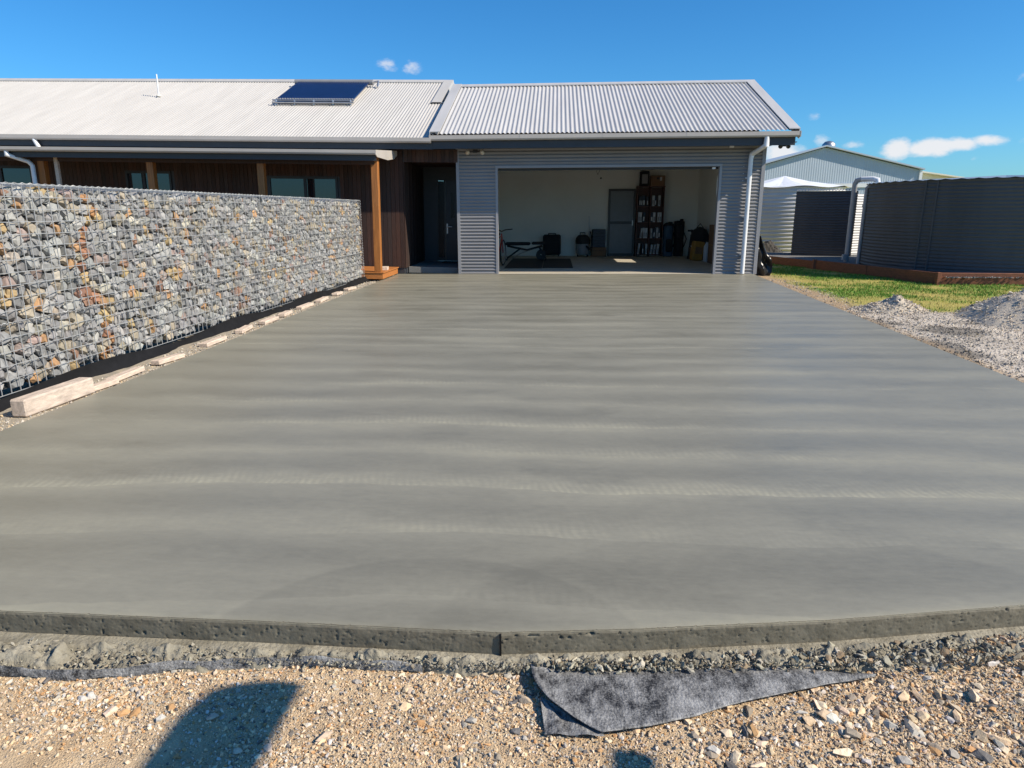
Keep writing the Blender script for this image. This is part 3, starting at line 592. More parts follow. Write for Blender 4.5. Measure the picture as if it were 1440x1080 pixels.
# black membrane showing under the cages
ys = np.linspace(2.6, 14.7, 240); prof = [(0.0, -.02), (.3, .02), (.75, .06), (1.0, .09)]; V = []
for y in ys:
    o_ = .055 + .035 * math.sin(y * 3.1) + .02 * math.sin(y * 7.3 + 1); h = .10 + .03 * math.sin(y * 2.3 + .5)
    for (t_, z) in prof: V.append((GX + .03 + .019 * (y - 9) + (o_ * (1 - t_) ** 2), y + .004 * math.sin(y * 40), -.03 + h * t_))
nyy = 4; i, j = np.meshgrid(np.arange(len(ys) - 1), np.arange(3), indexing='ij'); a = (i * nyy + j).ravel()
o = np_mesh('membrane_strip', V, np.stack([a, a + 1, a + nyy + 1, a + nyy], -1), m_black, smooth=True); tag(o, 'black plastic membrane strip showing along the foot of the gabion wall', 'plastic membrane')
# timber pieces that weigh the membrane down
o = MB().box(-.065, .065, -.36, .36, 0, .135, .012).build('timber_sleeper', m_sleeper, None, (-3.95, 4.93, -.02), (0, 0, R(-3))); tag(o, 'large weathered sleeper offcut lying at the near end of the gabion wall', 'timber')
words = ['nearest', 'second', 'third', 'fourth', 'fifth', 'sixth', 'seventh', 'eighth', 'ninth', 'tenth', 'eleventh']
for k, (x, y, L_, w_, a) in enumerate(((-3.92, 5.46, .28, .09, -9), (-3.96, 5.84, .44, .10, -3), (-3.94, 6.52, .40, .10, -6), (-3.95, 7.48, .42, .11, -4), (-3.97, 8.32, .38, .10, 5), (-3.95, 9.05, .42, .10, -3), (-3.97, 9.68, .36, .11, 4), (-3.97, 10.5, .46, .10, -4), (-3.97, 11.3, .44, .10, 2), (-3.99, 12.2, .4, .11, 4), (-3.99, 13.0, .42, .10, -5))):
    o = MB().box(-w_ / 2, w_ / 2, -L_ / 2, L_ / 2, 0, .045, .006).build('timber_offcut', m_block, None, (x, y, -.02), (R(random.uniform(-2, 2)), R(random.uniform(-4, 4)), R(a)))
    tag(o, 'pale sawn timber offcut holding the black membrane, %s from the big sleeper' % words[k], 'timber', 'timber offcuts along the gabion')

# ================================================================== GARAGE
ga = thing('garage', (1.2, 19.6, 0), 'grey corrugated steel garage with its wide door open', 'garage')
XL, XR, JL, JR, LT, WT = -2.30, 4.67, -1.35, 3.68, 2.41, 2.9
corr_wall(MB(), (XL + .05, YW), (JL - .05, YW), .0, WT).build('wall_sheet', m_wall, ga)
corr_wall(MB(), (JL - .05, YW), (JR + .05, YW), LT + .05, WT).build('wall_sheet', m_wall, ga)
corr_wall(MB(), (JR + .05, YW), (XR - .06, YW), .0, WT).build('wall_sheet', m_wall, ga)
corr_wall(MB(), (XL, YW + .05), (XL, 22.95), .0, WT, nrm=(-1, 0)).build('wall_sheet', m_wall, ga)
WY0, WY1, WZ0, WZ1 = 19.05, 20.45, 1.86, 2.42                           # window in the right hand wall
for (a, c, z0, z1) in ((YW + .05, WY0, 0, WT), (WY1, 22.95, 0, WT), (WY0, WY1, 0, WZ0), (WY0, WY1, WZ1, WT)):
    corr_wall(MB(), (XR, a), (XR, c), z0, z1, nrm=(1, 0)).build('wall_sheet', m_wall, ga)
part('corner_flashing', m_trim, ga, (XL - .014, XL + .055, YW - .016, YW + .055, 0, WT))
part('corner_flashing', m_trim, ga, (XR - .065, XR + .014, YW - .018, YW + .065, 0, WT))
part('door_jamb', m_trim, ga, (JL - .055, JL, YW - .016, YW + .12, 0, LT))
part('door_jamb', m_trim, ga, (JR, JR + .055, YW - .016, YW + .12, 0, LT))
part('lintel', m_trim, ga, (JL - .055, JR + .055, YW - .017, YW + .12, LT, LT + .055))
# gable ends
for x in (XL, XR):
    MB().prism([(YW, WT - .02), (22.95, WT - .02), (19.62, rz(19.62) - .02)], x - .03 if x > 0 else x, x if x > 0 else x + .03, 'x').build('gable_wall', m_wall, ga)
# lining
part('back_wall', m_plaster, ga, (XL + .03, XR - .03, 22.9, 22.98, 0, 2.85))
part('side_lining', m_plaster, ga, (XL + .03, XL + .09, YW + .13, 22.9, 0, 2.78))
for (a, c, z0, z1) in ((YW + .13, WY0, 0, 2.78), (WY1, 22.9, 0, 2.78), (WY0, WY1, 0, WZ0), (WY0, WY1, WZ1, 2.78)): part('side_lining', m_plaster, ga, (XR - .09, XR - .03, a, c, z0, z1))
for (x0, x1, z0, z1) in ((XL + .03, JL - .06, 0, 2.78), (JR + .06, XR - .03, 0, 2.78), (JL - .06, JR + .06, LT + .06, 2.78)): part('front_lining', m_plaster, ga, (x0, x1, YW + .06, YW + .125, z0, z1))
part('ceiling', m_plaster, ga, (XL + .03, XR - .03, YW + .05, 22.95, 2.78, 2.84))
part('floor', m_floor, ga, (XL + .01, XR - .01, YW - .012, 22.95, -.15, .006))
part('door_curtain', m_frame, ga, (JL, JR, YW + .13, YW + .26, LT - .045, LT + .3))
part('door_sensor', m_white, ga, (3.53, 3.60, YW + .05, YW + .11, LT - .055, LT - .015))
win = part('window', m_white, ga, (XR - .03, XR + .02, WY0, WY0 + .04, WZ0, WZ1), (XR - .03, XR + .02, WY1 - .04, WY1, WZ0, WZ1), (XR - .03, XR + .02, WY0 + .04, WY1 - .04, WZ0, WZ0 + .04), (XR - .03, XR + .02, WY0 + .04, WY1 - .04, WZ1 - .04, WZ1))
# roof
GL = .12; XRL, XRR = -2.80, 5.18; RY = 19.62
corr_roof(MB(), XRL + .02, XRR - .02, EAVE_Y - .05, rz(EAVE_Y - .05, GL - .04), RY, rz(RY, GL - .04)).build('roof_sheet', m_roofg, ga)
corr_roof(MB(), XRL + .02, XRR - .02, 2 * RY - EAVE_Y + .05, rz(EAVE_Y - .05, GL - .04), RY, rz(RY, GL - .04)).build('roof_sheet', m_roofg, ga)
MB().prism([(RY - .15, rz(RY - .15, GL + .0)), (RY, rz(RY, GL + .008)), (RY + .15, rz(RY - .15, GL + .0)), (RY + .15, rz(RY - .15, GL - .025)), (RY, rz(RY, GL - .02)), (RY - .15, rz(RY - .15, GL - .025))], XRL - .01, XRR + .01, 'x').build('ridge_cap', m_roofg, ga)
def barge(x0, x1, lift, ya, yb, nm, parent, m, drop=.17, face=None):
    b = MB(); b.prism([(ya, rz(ya, lift)), (yb, rz(yb, lift)), (yb, rz(yb, lift - .02)), (ya, rz(ya, lift - .02))], x0, x1, 'x')
    xf = x0 if face == 'l' else x1 - .02
    b.prism([(ya, rz(ya, lift - .021)), (yb, rz(yb, lift - .021)), (yb, rz(yb, lift - drop)), (ya, rz(ya, lift - drop))], xf, xf + .02, 'x'); return b.build(nm, m, parent)
def barge_back(x0, x1, lift, ry, yb, nm, parent, m, face):
    z0, z1 = rz(ry, lift), rz(ry, lift) - TAN * (yb - ry); b = MB(); xf = x0 if face == 'l' else x1 - .02
    b.prism([(ry, z0), (yb, z1), (yb, z1 - .02), (ry, z0 - .02)], x0, x1, 'x'); b.prism([(ry, z0 - .021), (yb, z1 - .021), (yb, z1 - .17), (ry, z0 - .17)], xf, xf + .02, 'x'); return b.build(nm, m, parent)
barge(XRL - .012, XRL + .22, GL + .02, EAVE_Y - .06, RY - .001, 'barge_cap', ga, m_roofg, .25, 'l'); barge_back(XRL - .012, XRL + .16, GL + .02, RY, 2 * RY - EAVE_Y, 'barge_cap', ga, m_roofg, 'l')
barge(XRR - .22, XRR + .012, GL + .0, EAVE_Y - .06, RY - .001, 'barge_cap', ga, m_roofg, .22, 'r'); barge_back(XRR - .16, XRR + .012, GL, RY, 2 * RY - EAVE_Y, 'barge_cap', ga, m_roofg, 'r')
part('soffit', m_dark, ga, (XRL + .01, XRR - .01, EAVE_Y + .005, YW - .02, 2.86, 2.875), (XR + .02, XRR - .012, YW, 22.9, 2.95, 2.965))
part('fascia', m_dark, ga, (XRL + .0, XRR - .06, EAVE_Y - .02, EAVE_Y + .003, 2.80, 3.03))
def gutter(x0, x1, y, z0, z1, nm, parent, m, dep=.11):
    b = MB(); b.prism([(y, z0), (y - dep * .82, z0), (y - dep, z0 + .03), (y - dep, z1), (y - dep + .014, z1), (y - dep + .014, z0 + .035), (y - dep * .8, z0 + .012), (y - .01, z0 + .012), (y - .01, z1 - .01), (y, z1 - .01)], x0, x1, 'x')
    return b.build(nm, m, parent)
gut = gutter(XRL - .01, XRR + .01, EAVE_Y - .022, 2.965, 3.075, 'gutter', ga, m_gut)
part('gutter_stop_end', m_gut, gut, (XRR - .002, XRR + .016, EAVE_Y - .137, EAVE_Y - .02, 2.96, 3.08))
for x in (-.8, 1.0, 2.8): part('gutter_join', m_gut, gut, (x - .012, x + .012, EAVE_Y - .1345, EAVE_Y - .131, 2.998, 3.07))
# downpipe
dp = MB().tube([(4.50, EAVE_Y - .08, 2.97), (4.50, EAVE_Y - .08, 2.80), (4.35, YW - .095, 2.66), (4.33, YW - .095, 2.56), (4.33, YW - .095, .02)], .05, 14).build('downpipe', m_white, ga)
for z in (.45, 1.3, 2.15): part('pipe_bracket', m_white, dp, (4.26, 4.40, YW - .045, YW - .008, z - .015, z + .015))
for z in np.arange(.12, 2.5, .152): part('screw', m_white, ga, (4.20, 4.215, YW - .024, YW - .008, z - .006, z + .006))
def lamp(x, y, z, m, parent, sp_=.16):
    l = part('security_light', m_frame, parent, (x - .05, x + .05, y - .03, y, z - .03, z + .03))
    for s in (-1, 1):
        MB().lathe([(0, -.055), (.04, -.055), (.05, -.03), (.035, .03), (.0, .05)], (0, 0, 0), 14).build('lamp_head', m, l, (x + s * sp_, y - .10, z - .02), (R(60), 0, R(-25 * s)))
        MB().tube([(x + s * .04, y - .02, z), (x + s * sp_, y - .08, z - .01)], .012, 6).build('lamp_arm', m_frame, l)
    return l
lamp(-1.86, YW - .012, 2.78, mat('cream_lamp', (.55, .5, .42), .4), ga); lamp(4.98, 16.05, 2.83, m_frame, ga, .075)
part('eave_sensor', m_white, ga, (3.86, 3.95, YW - .06, YW - .012, 2.80, 2.84))
# cord and pull ring under the ceiling
MB().tube([(1.02, 17.2, 2.78), (1.0, 17.2, 2.5), (.97, 17.2, 2.37), (1.0, 17.2, 2.30), (1.04, 17.2, 2.37), (1.03, 17.2, 2.5)], .004, 6).build('pull_cord', m_rubber, ga)
MB().lathe([(0, -.03), (.02, -.02), (.025, .0), (.0, .02)], (1.08, 17.2, 2.22), 10).build('cord_knob', m_rubber, ga)
# inner screen door on the back wall
dr = part('screen_door', m_frame, ga, (1.70, 1.76, 22.80, 22.895, .01, 2.13), (2.50, 2.56, 22.80, 22.895, .01, 2.13), (1.76, 2.50, 22.80, 22.895, 2.06, 2.13), (1.76, 2.50, 22.80, 22.895, .01, .09), (1.76, 2.50, 22.80, 22.895, 1.03, 1.11))
part('door_panel', m_panel, dr, (1.76, 2.50, 22.84, 22.88, .09, 1.03)); part('door_panel', m_panel, dr, (1.76, 2.50, 22.84, 22.88, 1.11, 2.06))
part('handle', m_metal, dr, (2.47, 2.50, 22.75, 22.80, .98, 1.14))

# ------------------------------------------------------------------ things in the garage
bc = thing('bookcase', (3.0, 22.7, .006), 'tall red brown bookcase full of binders in the garage', 'bookcase')
BX0, BX1, BY0, BY1 = 2.58, 3.44, 22.52, 22.88
for x in (BX0, (BX0 + BX1) / 2 - .012, BX1 - .025): part('upright', m_wood, bc, (x, x + .025, BY0, BY1, .01, 2.17))
shelf_z = [.05, .56, 1.06, 1.56, 2.17]
for z in shelf_z: part('shelf', m_wood, bc, (BX0 - .01, BX1 + .01, BY0 - .008, BY1, z, z + .03) if z > 2 else (BX0 + .026, BX1 - .026, BY0 + .004, BY1 - .01, z, z + .025))
part('back_panel', m_wood, bc, (BX0 + .026, BX1 - .026, BY1 - .009, BY1 - .002, .08, 2.16))
names = ['bottom', 'second', 'third', 'top']
for r_, z in enumerate(shelf_z[:4]):
    for s, (xa, xb) in enumerate(((BX0 + .05, BX0 + .40), (BX0 + .45, BX1 - .05))):
        x = xa + random.uniform(0, .04); cnt = {True: 0, False: 0}
        while x < xb - .07:
            w = random.choice((.05, .06, .075)); 
            if random.random() < .16: x += w * .8; continue
            dark = random.random() < .3 or (r_ == 3 and s == 0); h = random.uniform(.30, .34); tl = random.choice((0, 0, 0, 7)) if r_ != 3 else 0
            o = MB().box(-w / 2, w / 2, -.11, .11, 0, h, .004).build('binder', m_bindd if dark else m_bind, None, (x + w / 2, BY0 + .14, z + .026), (0, R(tl), 0))
            MB().box(-w * .3, w * .3, -.113, -.1105, .04, h * .55).build('spine_label', m_grey if not dark else m_bind, o, (0, 0, 0))
            cnt[dark] += 1; tag(o, '%s %s binder from the left, %s shelf, %s half of the garage bookcase' % (['first', 'second', 'third', 'fourth', 'fifth', 'sixth', 'seventh'][cnt[dark] - 1], 'dark' if dark else 'white', names[r_], 'left' if s == 0 else 'right'), 'binder', 'binders on the garage bookcase'); x += w + .006 + (.04 if tl else 0)
o = MB().box(-.14, .14, -.12, .12, 0, .46, .02).build('speaker_box', m_cloth, None, (2.80, 22.68, 2.201)); MB().box(-.09, .09, -.128, -.121, .08, .36).build('grille', m_grey, o, (0, 0, 0)); tag(o, 'black upright box with a grey front on top of the bookcase', 'box')
o = MB().box(-.22, .22, -.16, .16, 0, .32, .008).build('cardboard_box', m_card, None, (3.21, 22.68, 2.201)); MB().box(.06, .12, -.163, -.1605, .16, .27).build('paper_label', m_bind, o, (0, 0, 0)); MB().box(-.04, .04, -.163, -.1605, .2, .26).build('handle_hole', m_rubber, o, (0, 0, 0)); tag(o, 'brown cardboard box on top of the bookcase', 'box')
# suitcase
t = thing('suitcase', (-.12, 22.6, .006), 'black upright suitcase against the back wall of the garage', 'suitcase')
MB().box(-.29, .29, -.14, .14, .05, .70, .045).build('shell', m_cloth, t, (0, 0, 0))
MB().tube([(-.12, 0, .69), (-.11, 0, .735), (.11, 0, .735), (.12, 0, .69)], .014, 8).build('handle', m_rubber, t, (0, 0, 0))
for s in (-1, 1): MB().lathe([(0, -.02), (.035, -.02), (.035, .02), (0, .02)], (0, 0, 0), 12).build('wheel', m_rubber, t, (s * .22, 0, .036), (0, R(90), 0))
for z in (.2, .45): MB().box(-.26, .26, -.15, -.141, z, z + .02).build('seam', m_grey if False else m_rubber, t, (0, 0, 0))
# workshop vacuum
t = thing('workshop_vacuum', (.88, 22.5, .006), 'black and grey workshop vacuum with upright wand in the garage', 'vacuum')
MB().lathe([(0, .07), (.20, .07), (.215, .12), (.215, .40), (.2, .42), (0, .42)], n=20).build('drum', m_grey, t, (0, 0, 0))
MB().lathe([(.0, .40), (.235, .41), (.24, .50), (.22, .60), (.15, .68), (0, .70)], n=20).build('motor_head', m_rubber, t, (0, 0, 0))
MB().tube([(-.09, 0, .68), (-.08, 0, .76), (.06, 0, .76), (.07, 0, .68)], .015, 8).build('handle', m_rubber, t, (0, 0, 0))
MB().tube([(.1, -.2, .35), (.2, -.26, .25), (.3, -.15, .3), (.29, 0, .55), (.24, .05, .8)], .022, 8).build('hose', m_rubber, t, (0, 0, 0))
MB().tube([(.22, .05, .45), (.19, .1, 1.28)], .014, 8).build('wand', m_metal, t, (0, 0, 0))
for (x, y) in ((-.16, -.14), (.16, -.14), (-.16, .14), (.16, .14)): MB().lathe([(0, -.018), (.035, -.018), (.035, .018), (0, .018)], n=10).build('castor', m_rubber, t, (x, y, .036), (0, R(90), 0))
# drawers on a cardboard box
o = MB().box(-.24, .24, -.18, .18, 0, .29, .006).build('cardboard_box', m_card, None, (1.40, 22.62, .006)); MB().box(-.24, .24, -.182, -.1803, .18, .19).build('flap_line', m_rubber, o, (0, 0, 0)); tag(o, 'brown cardboard box under the dark drawer unit', 'box')
t = thing('drawer_unit', (1.40, 22.64, .297), 'dark stacked drawer unit standing on a cardboard box', 'drawers')
MB().box(-.21, .21, -.15, .16, 0, .57).build('carcass', m_cloth, t, (0, 0, 0))
for k in range(5): d_ = MB().box(-.2, .2, -.168, -.151, .01 + k * .112, .11 + k * .112, .004).build('drawer', m_bindd, t, (0, 0, 0)); MB().box(-.06, .06, -.18, -.1685, .05 + k * .112, .065 + k * .112).build('drawer_handle', m_rubber, d_, (0, 0, 0))
# weight bench on rubber mats
for k, (x0, x1, y0, y1, w_) in enumerate(((-1.33, -.35, 17.75, 21.4, 'left'), (-.34, .46, 17.85, 21.3, 'right'))):
    o = MB().box(x0, x1, y0, y1, .007, .022, .004).build('rubber_mat', m_rubber, None); tag(o, 'black rubber floor mat in the garage, %s one of the two' % w_, 'mat')
t = thing('weight_bench', (-.95, 20.6, .022), 'black weight training bench on the rubber mats', 'bench')
MB().box(-.55, .20, -.14, .14, .44, .53, .03).build('backrest', m_cloth, t, (0, 0, 0)); MB().box(.24, .62, -.15, .15, .46, .54, .03).build('seat', m_cloth, t, (0, 0, 0))
MB().tube([(-.5, 0, .42), (.1, 0, .30), (.55, 0, .42)], .03, 8).build('frame', m_rubber, t, (0, 0, 0))
for s in (-1, 1): MB().tube([(-.1, 0, .34), (-.5, s * .05, .06)], .024, 8).build('leg', m_rubber, t, (0, 0, 0)); MB().lathe([(.03, -.03), (.14, -.03), (.15, 0), (.14, .03), (.03, .03)], n=18).build('wheel', m_rubber, t, (.52, s * .16, .16), (R(90), 0, 0))
MB().tube([(.45, 0, .4), (.62, 0, .14), (.66, 0, .03)], .026, 8).build('leg', m_rubber, t, (0, 0, 0)); MB().tube([(.66, -.25, .03), (.66, .25, .03)], .026, 8).build('foot_bar', m_rubber, t, (0, 0, 0)); MB().tube([(-.5, -.25, .03), (-.5, .25, .03)], .026, 8).build('foot_bar', m_rubber, t, (0, 0, 0))
MB().tube([(-.35, 0, .06), (-.1, 0, .2), (.2, 0, .3)], .018, 6).build('adjuster', m_metal, t, (0, 0, 0))
# bicycle just inside the left jamb
t = thing('bicycle', (-1.50, 18.2, .006), 'bicycle with a red frame just inside the left door jamb', 'bicycle', rz=R(82))
def ring(r, w, n=26): b = MB(); b.tube([(r * math.cos(2 * math.pi * k / n), 0, r * math.sin(2 * math.pi * k / n)) for k in range(n + 1)], w, 6, False); return b
for x in (-.5, .5):
    w_ = ring(.33, .02).build('wheel', m_rubber, t, (x, 0, .35)); ring(.305, .01).build('rim', m_metal, w_, (0, 0, 0)); b = MB()
    for k in range(12): a = 2 * math.pi * k / 12; b.tube([(0, 0, 0), (.3 * math.cos(a), 0, .3 * math.sin(a))], .002, 4)
    b.build('spokes', m_metal, w_, (0, 0, 0))
b = MB()
for p, q in (((-.5, 0, .35), (-.08, 0, .32)), ((-.08, 0, .32), (-.2, 0, .78)), ((-.5, 0, .35), (-.2, 0, .75)), ((-.08, 0, .32), (.36, 0, .72)), ((-.2, 0, .76), (.34, 0, .8)), ((.34, 0, .86), (.5, 0, .35))): b.tube([p, q], .018, 8)
b.build('frame', m_red, t, (0, 0, 0)); MB().tube([(.33, -.3, .98), (.38, -.1, .96), (.34, 0, .92), (.38, .1, .96), (.33, .3, .98)], .014, 8).build('handlebar', m_rubber, t, (0, 0, 0)); MB().box(-.34, -.08, -.07, .07, .84, .89, .02).build('saddle', m_cloth, t, (0, 0, 0)); MB().tube([(-.2, 0, .76), (-.22, 0, .85)], .014, 8).build('seat_post', m_metal, t, (0, 0, 0)); MB().lathe([(0, -.01), (.09, -.01), (.09, .01), (0, .01)], n=16).build('crank', m_metal, t, (-.08, 0, .32), (R(90), 0, 0))
# golf bags
def golf(x, y, m, lab, tall):
    t = thing('golf_bag', (x, y, .006), lab, 'golf bag')
    MB().lathe([(0, 0), (.15, 0), (.16, .1), (.15, .5), (.17, .95), (.155, .96), (0, .90)], n=16).build('bag', m, t, (0, 0, 0), (R(-6), 0, 0)); MB().box(-.1, .1, -.2, -.13, .15, .55, .03).build('pocket', m_cloth, t, (0, 0, 0))
    MB().tube([(.14, -.02, .75), (.22, -.06, .55), (.15, -.02, .3)], .015, 6).build('strap', m_cloth, t, (0, 0, 0))
    for k in range(6):
        a = 2 * math.pi * k / 6; px, py = .09 * math.cos(a), .08 + .09 * math.sin(a); h = tall + random.uniform(-.06, .06)
        c = MB().tube([(px, py, .8), (px * 1.2, py * 1.2, h)], .008, 6).build('club', m_metal, t, (0, 0, 0)); MB().box(px * 1.2 -   .055, px * 1.2 + .055, py * 1.2 - .045, py * 1.2 + .045, h - .14, h + .06, .015).build('head_cover', m_cloth, c, (0, 0, 0))
golf(3.63, 22.55, m_blue, 'dark blue golf bag beside the bookcase', 1.0); golf(3.98, 22.6, m_cloth, 'black golf bag second from the bookcase', 1.07)
# clutter along the right wall
t = thing('folded_tripod', (4.12, 21.3, .006), 'black folded tripod leaning near the right garage wall', 'tripod')
for k in range(3): a = 2.1 * k; MB().tube([(.12 * math.cos(a), .12 * math.sin(a), 0), (.03 * math.cos(a), .03 * math.sin(a), .72)], .018, 6).build('leg', m_rubber, t, (0, 0, 0))
MB().tube([(0, 0, .6), (0, 0, .88)], .02, 8).build('column', m_rubber, t, (0, 0, 0)); MB().box(-.12, .12, -.04, .04, .82, .87, .012).build('head', m_rubber, t, (0, 0, 0))
o = MB().box(-.16, .16, -.12, .12, 0, .56, .03).build('paper_sack', m_yel, None, (4.14, 20.6, .006), (0, R(7), R(12))); MB().box(-.11, .11, -.124, -.1205, .2, .4).build('printed_panel', m_card, o, (0, 0, 0)); tag(o, 'yellow paper sack standing near the right garage wall', 'sack')
b = MB().lathe([(0, 0), (.07, 0), (.085, .04), (.085, .42), (.05, .5), (.035, .52), (.035, .55), (0, .55)], n=16); o = b.build('plastic_bottle', m_bind, None, (4.36, 20.2, .006)); tag(o, 'tall white plastic bottle right of the yellow sack', 'bottle')
b = MB().lathe([(0, 0), (.2, .0), (.27, .12), (.28, .35), (.2, .52), (.06, .6), (0, .61)], n=18); o = b.build('duffel_bag', m_cloth, None, (4.33, 21.15, .36)); MB().tube([(-.1, 0, .58), (0, 0, .7), (.1, 0, .58)], .012, 6).build('handle', m_rubber, o, (0, 0, 0)); tag(o, 'black rounded bag on a carton by the right garage wall', 'bag')
o = MB().box(-.25, .22, -.3, .3, 0, .35, .006).build('cardboard_box', m_card, None, (4.32, 21.15, .006)); tag(o, 'low brown carton under the black rounded bag', 'box')
o = MB().box(-.13, .10, -.3, .3, 0, 1.05, .006).build('cardboard_box', m_card, None, (4.45, 19.55, .006)); MB().box(-.1305, -.129, -.3, .3, .5, .515).build('tape', m_yel, o, (0, 0, 0)); tag(o, 'tall brown carton against the right garage wall', 'box')
o = MB().box(-.03, .03, -.28, .28, 0, 1.45, .006).build('fibre_board', m_card, None, (4.53, 19.0, .006), (0, R(1), 0)); tag(o, 'upright brown board leaning on the right garage wall', 'board')

# ================================================================== HOUSE
ho = thing('house', (-8, 18.5, 0), 'low house with pale corrugated roof and dark timber cladding', 'house')
HX0 = -19.0; HG = -3.05; HRY = 20.55; HL = .0
corr_roof(MB(), HX0, HG - .02, EAVE_Y - .05, rz(EAVE_Y - .05, -.02), HRY, rz(HRY, -.02), .018, .076).build('roof_sheet', m_roof, ho)
corr_roof(MB(), HX0, HG - .02, 2 * HRY - EAVE_Y, rz(EAVE_Y - .05, -.02), HRY, rz(HRY, -.02)).build('roof_sheet', m_roof, ho)
corr_roof(MB(), HG - .019, -1.9, EAVE_Y - .05, rz(EAVE_Y - .05, -.02), 18.42, rz(18.42, -.02), .018, .076).build('roof_sheet', m_roof, ho)
MB().prism([(HRY - .16, rz(HRY - .16, .012)), (HRY, rz(HRY, .03)), (HRY + .16, rz(HRY - .16, .012)), (HRY + .16, rz(HRY - .16, -.01)), (HRY, rz(HRY, .005)), (HRY - .16, rz(HRY - .16, -.01))], HX0, HG + .01, 'x').build('ridge_cap', m_roof, ho)
barge(HG - .24, HG + .012, .03, 18.36, HRY - .001, 'barge_cap', ho, m_roof, .16, 'r'); barge_back(HG - .24, HG + .012, .03, HRY, 23.5, 'barge_cap', ho, m_roof, 'r')
MB().prism([(18.5, rz(18.5, -.06)), (HRY, rz(HRY, -.06)), (22.6, rz(18.5, -.06))], HG - .12, HG - .09, 'x').build('gable_wall', m_cream, ho)
part('gable_flashing', m_roof, ho, (HG - .28, -2.4, 18.36, 18.47, rz(18.36, .012), rz(18.36, .028)))
# gutter, fascia and soffit
hg = gutter(HX0, XRL - .03, EAVE_Y - .03, 2.93, 3.035, 'gutter', ho, m_gut)
part('fascia', m_dark, ho, (HX0, XRL - .01, EAVE_Y - .028, EAVE_Y - .004, 2.80, 3.01)); part('soffit', m_dark, ho, (HX0, XRL, EAVE_Y, YW + .02, 2.86, 2.874))
# clad front wall: boards are parts, windows sit between them
def boards(x0, x1, y, z0, z1, holes=(), ax='x', w=.1, shade=(.075, .030, .018), gap=.006):
    n = max(1, int(round((x1 - x0) / w))); ww = (x1 - x0) / n
    for k in range(n):
        a = x0 + k * ww; c = a + ww; segs = [(z0, z1)]
        for (h0, h1, hz0, hz1) in holes:
            if c > h0 + .01 and a < h1 - .01: segs = [(s0, s1) for (q0, q1) in segs for (s0, s1) in ((q0, min(q1, hz0)), (max(q0, hz1), q1)) if s1 - s0 > .02]
        for (s0, s1) in segs:
            d_ = random.uniform(0, .004)
            o = (MB().box(a + gap / 2, c - gap / 2, y - .02 - d_, y, s0, s1) if ax == 'x' else MB().box(y, y + .02 + d_, a + gap / 2, c - gap / 2, s0, s1)).build('board', m_cladobj, ho)
            f = random.uniform(.35, .85); g_ = random.random() * .4; gy_ = sum(shade) / 3 * 1.25
            o.color = tuple((s * (1 - g_) + gy_ * g_) * f for s in shade) + (1,)
WIN = [(-6.82, -5.16, 1.15, 2.22), (-10.3, -9.18, 1.15, 2.30), (-14.2, -12.62, 1.15, 2.38)]
boards(-13.9, -3.6, YW - .002, .14, 2.84, WIN)
part('wall', m_dark, ho, (HX0, -14.2, YW, YW + .12, 0, 2.86), (-14.2, -12.62, YW, YW + .12, 0, 1.15), (-14.2, -12.62, YW, YW + .12, 2.38, 2.86), (-12.62, -10.3, YW, YW + .12, 0, 2.86), (-10.3, -9.18, YW, YW + .12, 0, 1.15), (-10.3, -9.18, YW, YW + .12, 2.3, 2.86), (-9.18, -6.82, YW, YW + .12, 0, 2.86), (-6.82, -5.16, YW, YW + .12, 0, 1.15), (-6.82, -5.16, YW, YW + .12, 2.22, 2.86), (-5.16, -3.62, YW, YW + .12, 0, 2.86))
boards(16.26, 18.60, -3.60, .14, 2.84, (), 'y', .1, (.06, .028, .02)); part('wall', m_dark, ho, (-3.70, -3.602, YW + .13, 18.6, 0, 2.86))
boards(-3.578, XL - .02, YW - .002, 2.56, 2.84, (), 'x', .095, (.085, .033, .018)); part('entry_beam', m_dark, ho, (-3.6, XL - .02, YW, YW + .1, 2.565, 2.86))
part('back_wall', m_dark, ho, (-3.6, -3.22, 18.6, 18.7, 0, 2.86), (-3.22, XL - .02, 18.6, 18.7, 2.25, 2.86)); part('entry_ceiling', m_clad, ho, (-3.6, XL - .02, YW + .1, 18.6, 2.60, 2.62))
m_room = mat('dim_room_lining', (.10, .09, .08), .9)
for (x0, x1, z0, z1), sp_ in zip(WIN, ([.53], [.40], [.5])):
    w_ = part('window', m_frame, ho, (x0, x0 + .05, YW - .03, YW + .05, z0, z1), (x1 - .05, x1, YW - .03, YW + .05, z0, z1), (x0 + .05, x1 - .05, YW - .03, YW + .05, z0, z0 + .05), (x0 + .05, x1 - .05, YW - .03, YW + .05, z1 - .06, z1), *[(x0 + (x1 - x0) * s - .03, x0 + (x1 - x0) * s + .03, YW - .032, YW + .05, z0 + .05, z1 - .06) for s in sp_])
    cuts = [x0 + .05] + [x0 + (x1 - x0) * s for s in sp_] + [x1 - .05]
    for a, c in zip(cuts[:-1], cuts[1:]): part('pane', m_glass, w_, (a + .005, c - .005, YW - .004, YW + .004, z0 + .045, z1 - .055))
    part('blind', m_room, w_, (x0, x1, YW + .3, YW + .31, z0 - .1, z1 + .1))
fd = part('front_door', m_door, ho, (-2.98, XL - .025, 18.56, 18.60, .16, 2.26)); part('door_pane', m_dglass, fd, (-2.84, -2.74, 18.553, 18.559, 1.3, 1.95))
part('handle_plate', m_metal, fd, (-2.955, -2.92, 18.545, 18.559, .88, 1.14)); MB().tube([(-2.937, 18.55, 1.06), (-2.937, 18.49, 1.06), (-2.80, 18.49, 1.06)], .010, 8).build('handle', m_metal, fd)
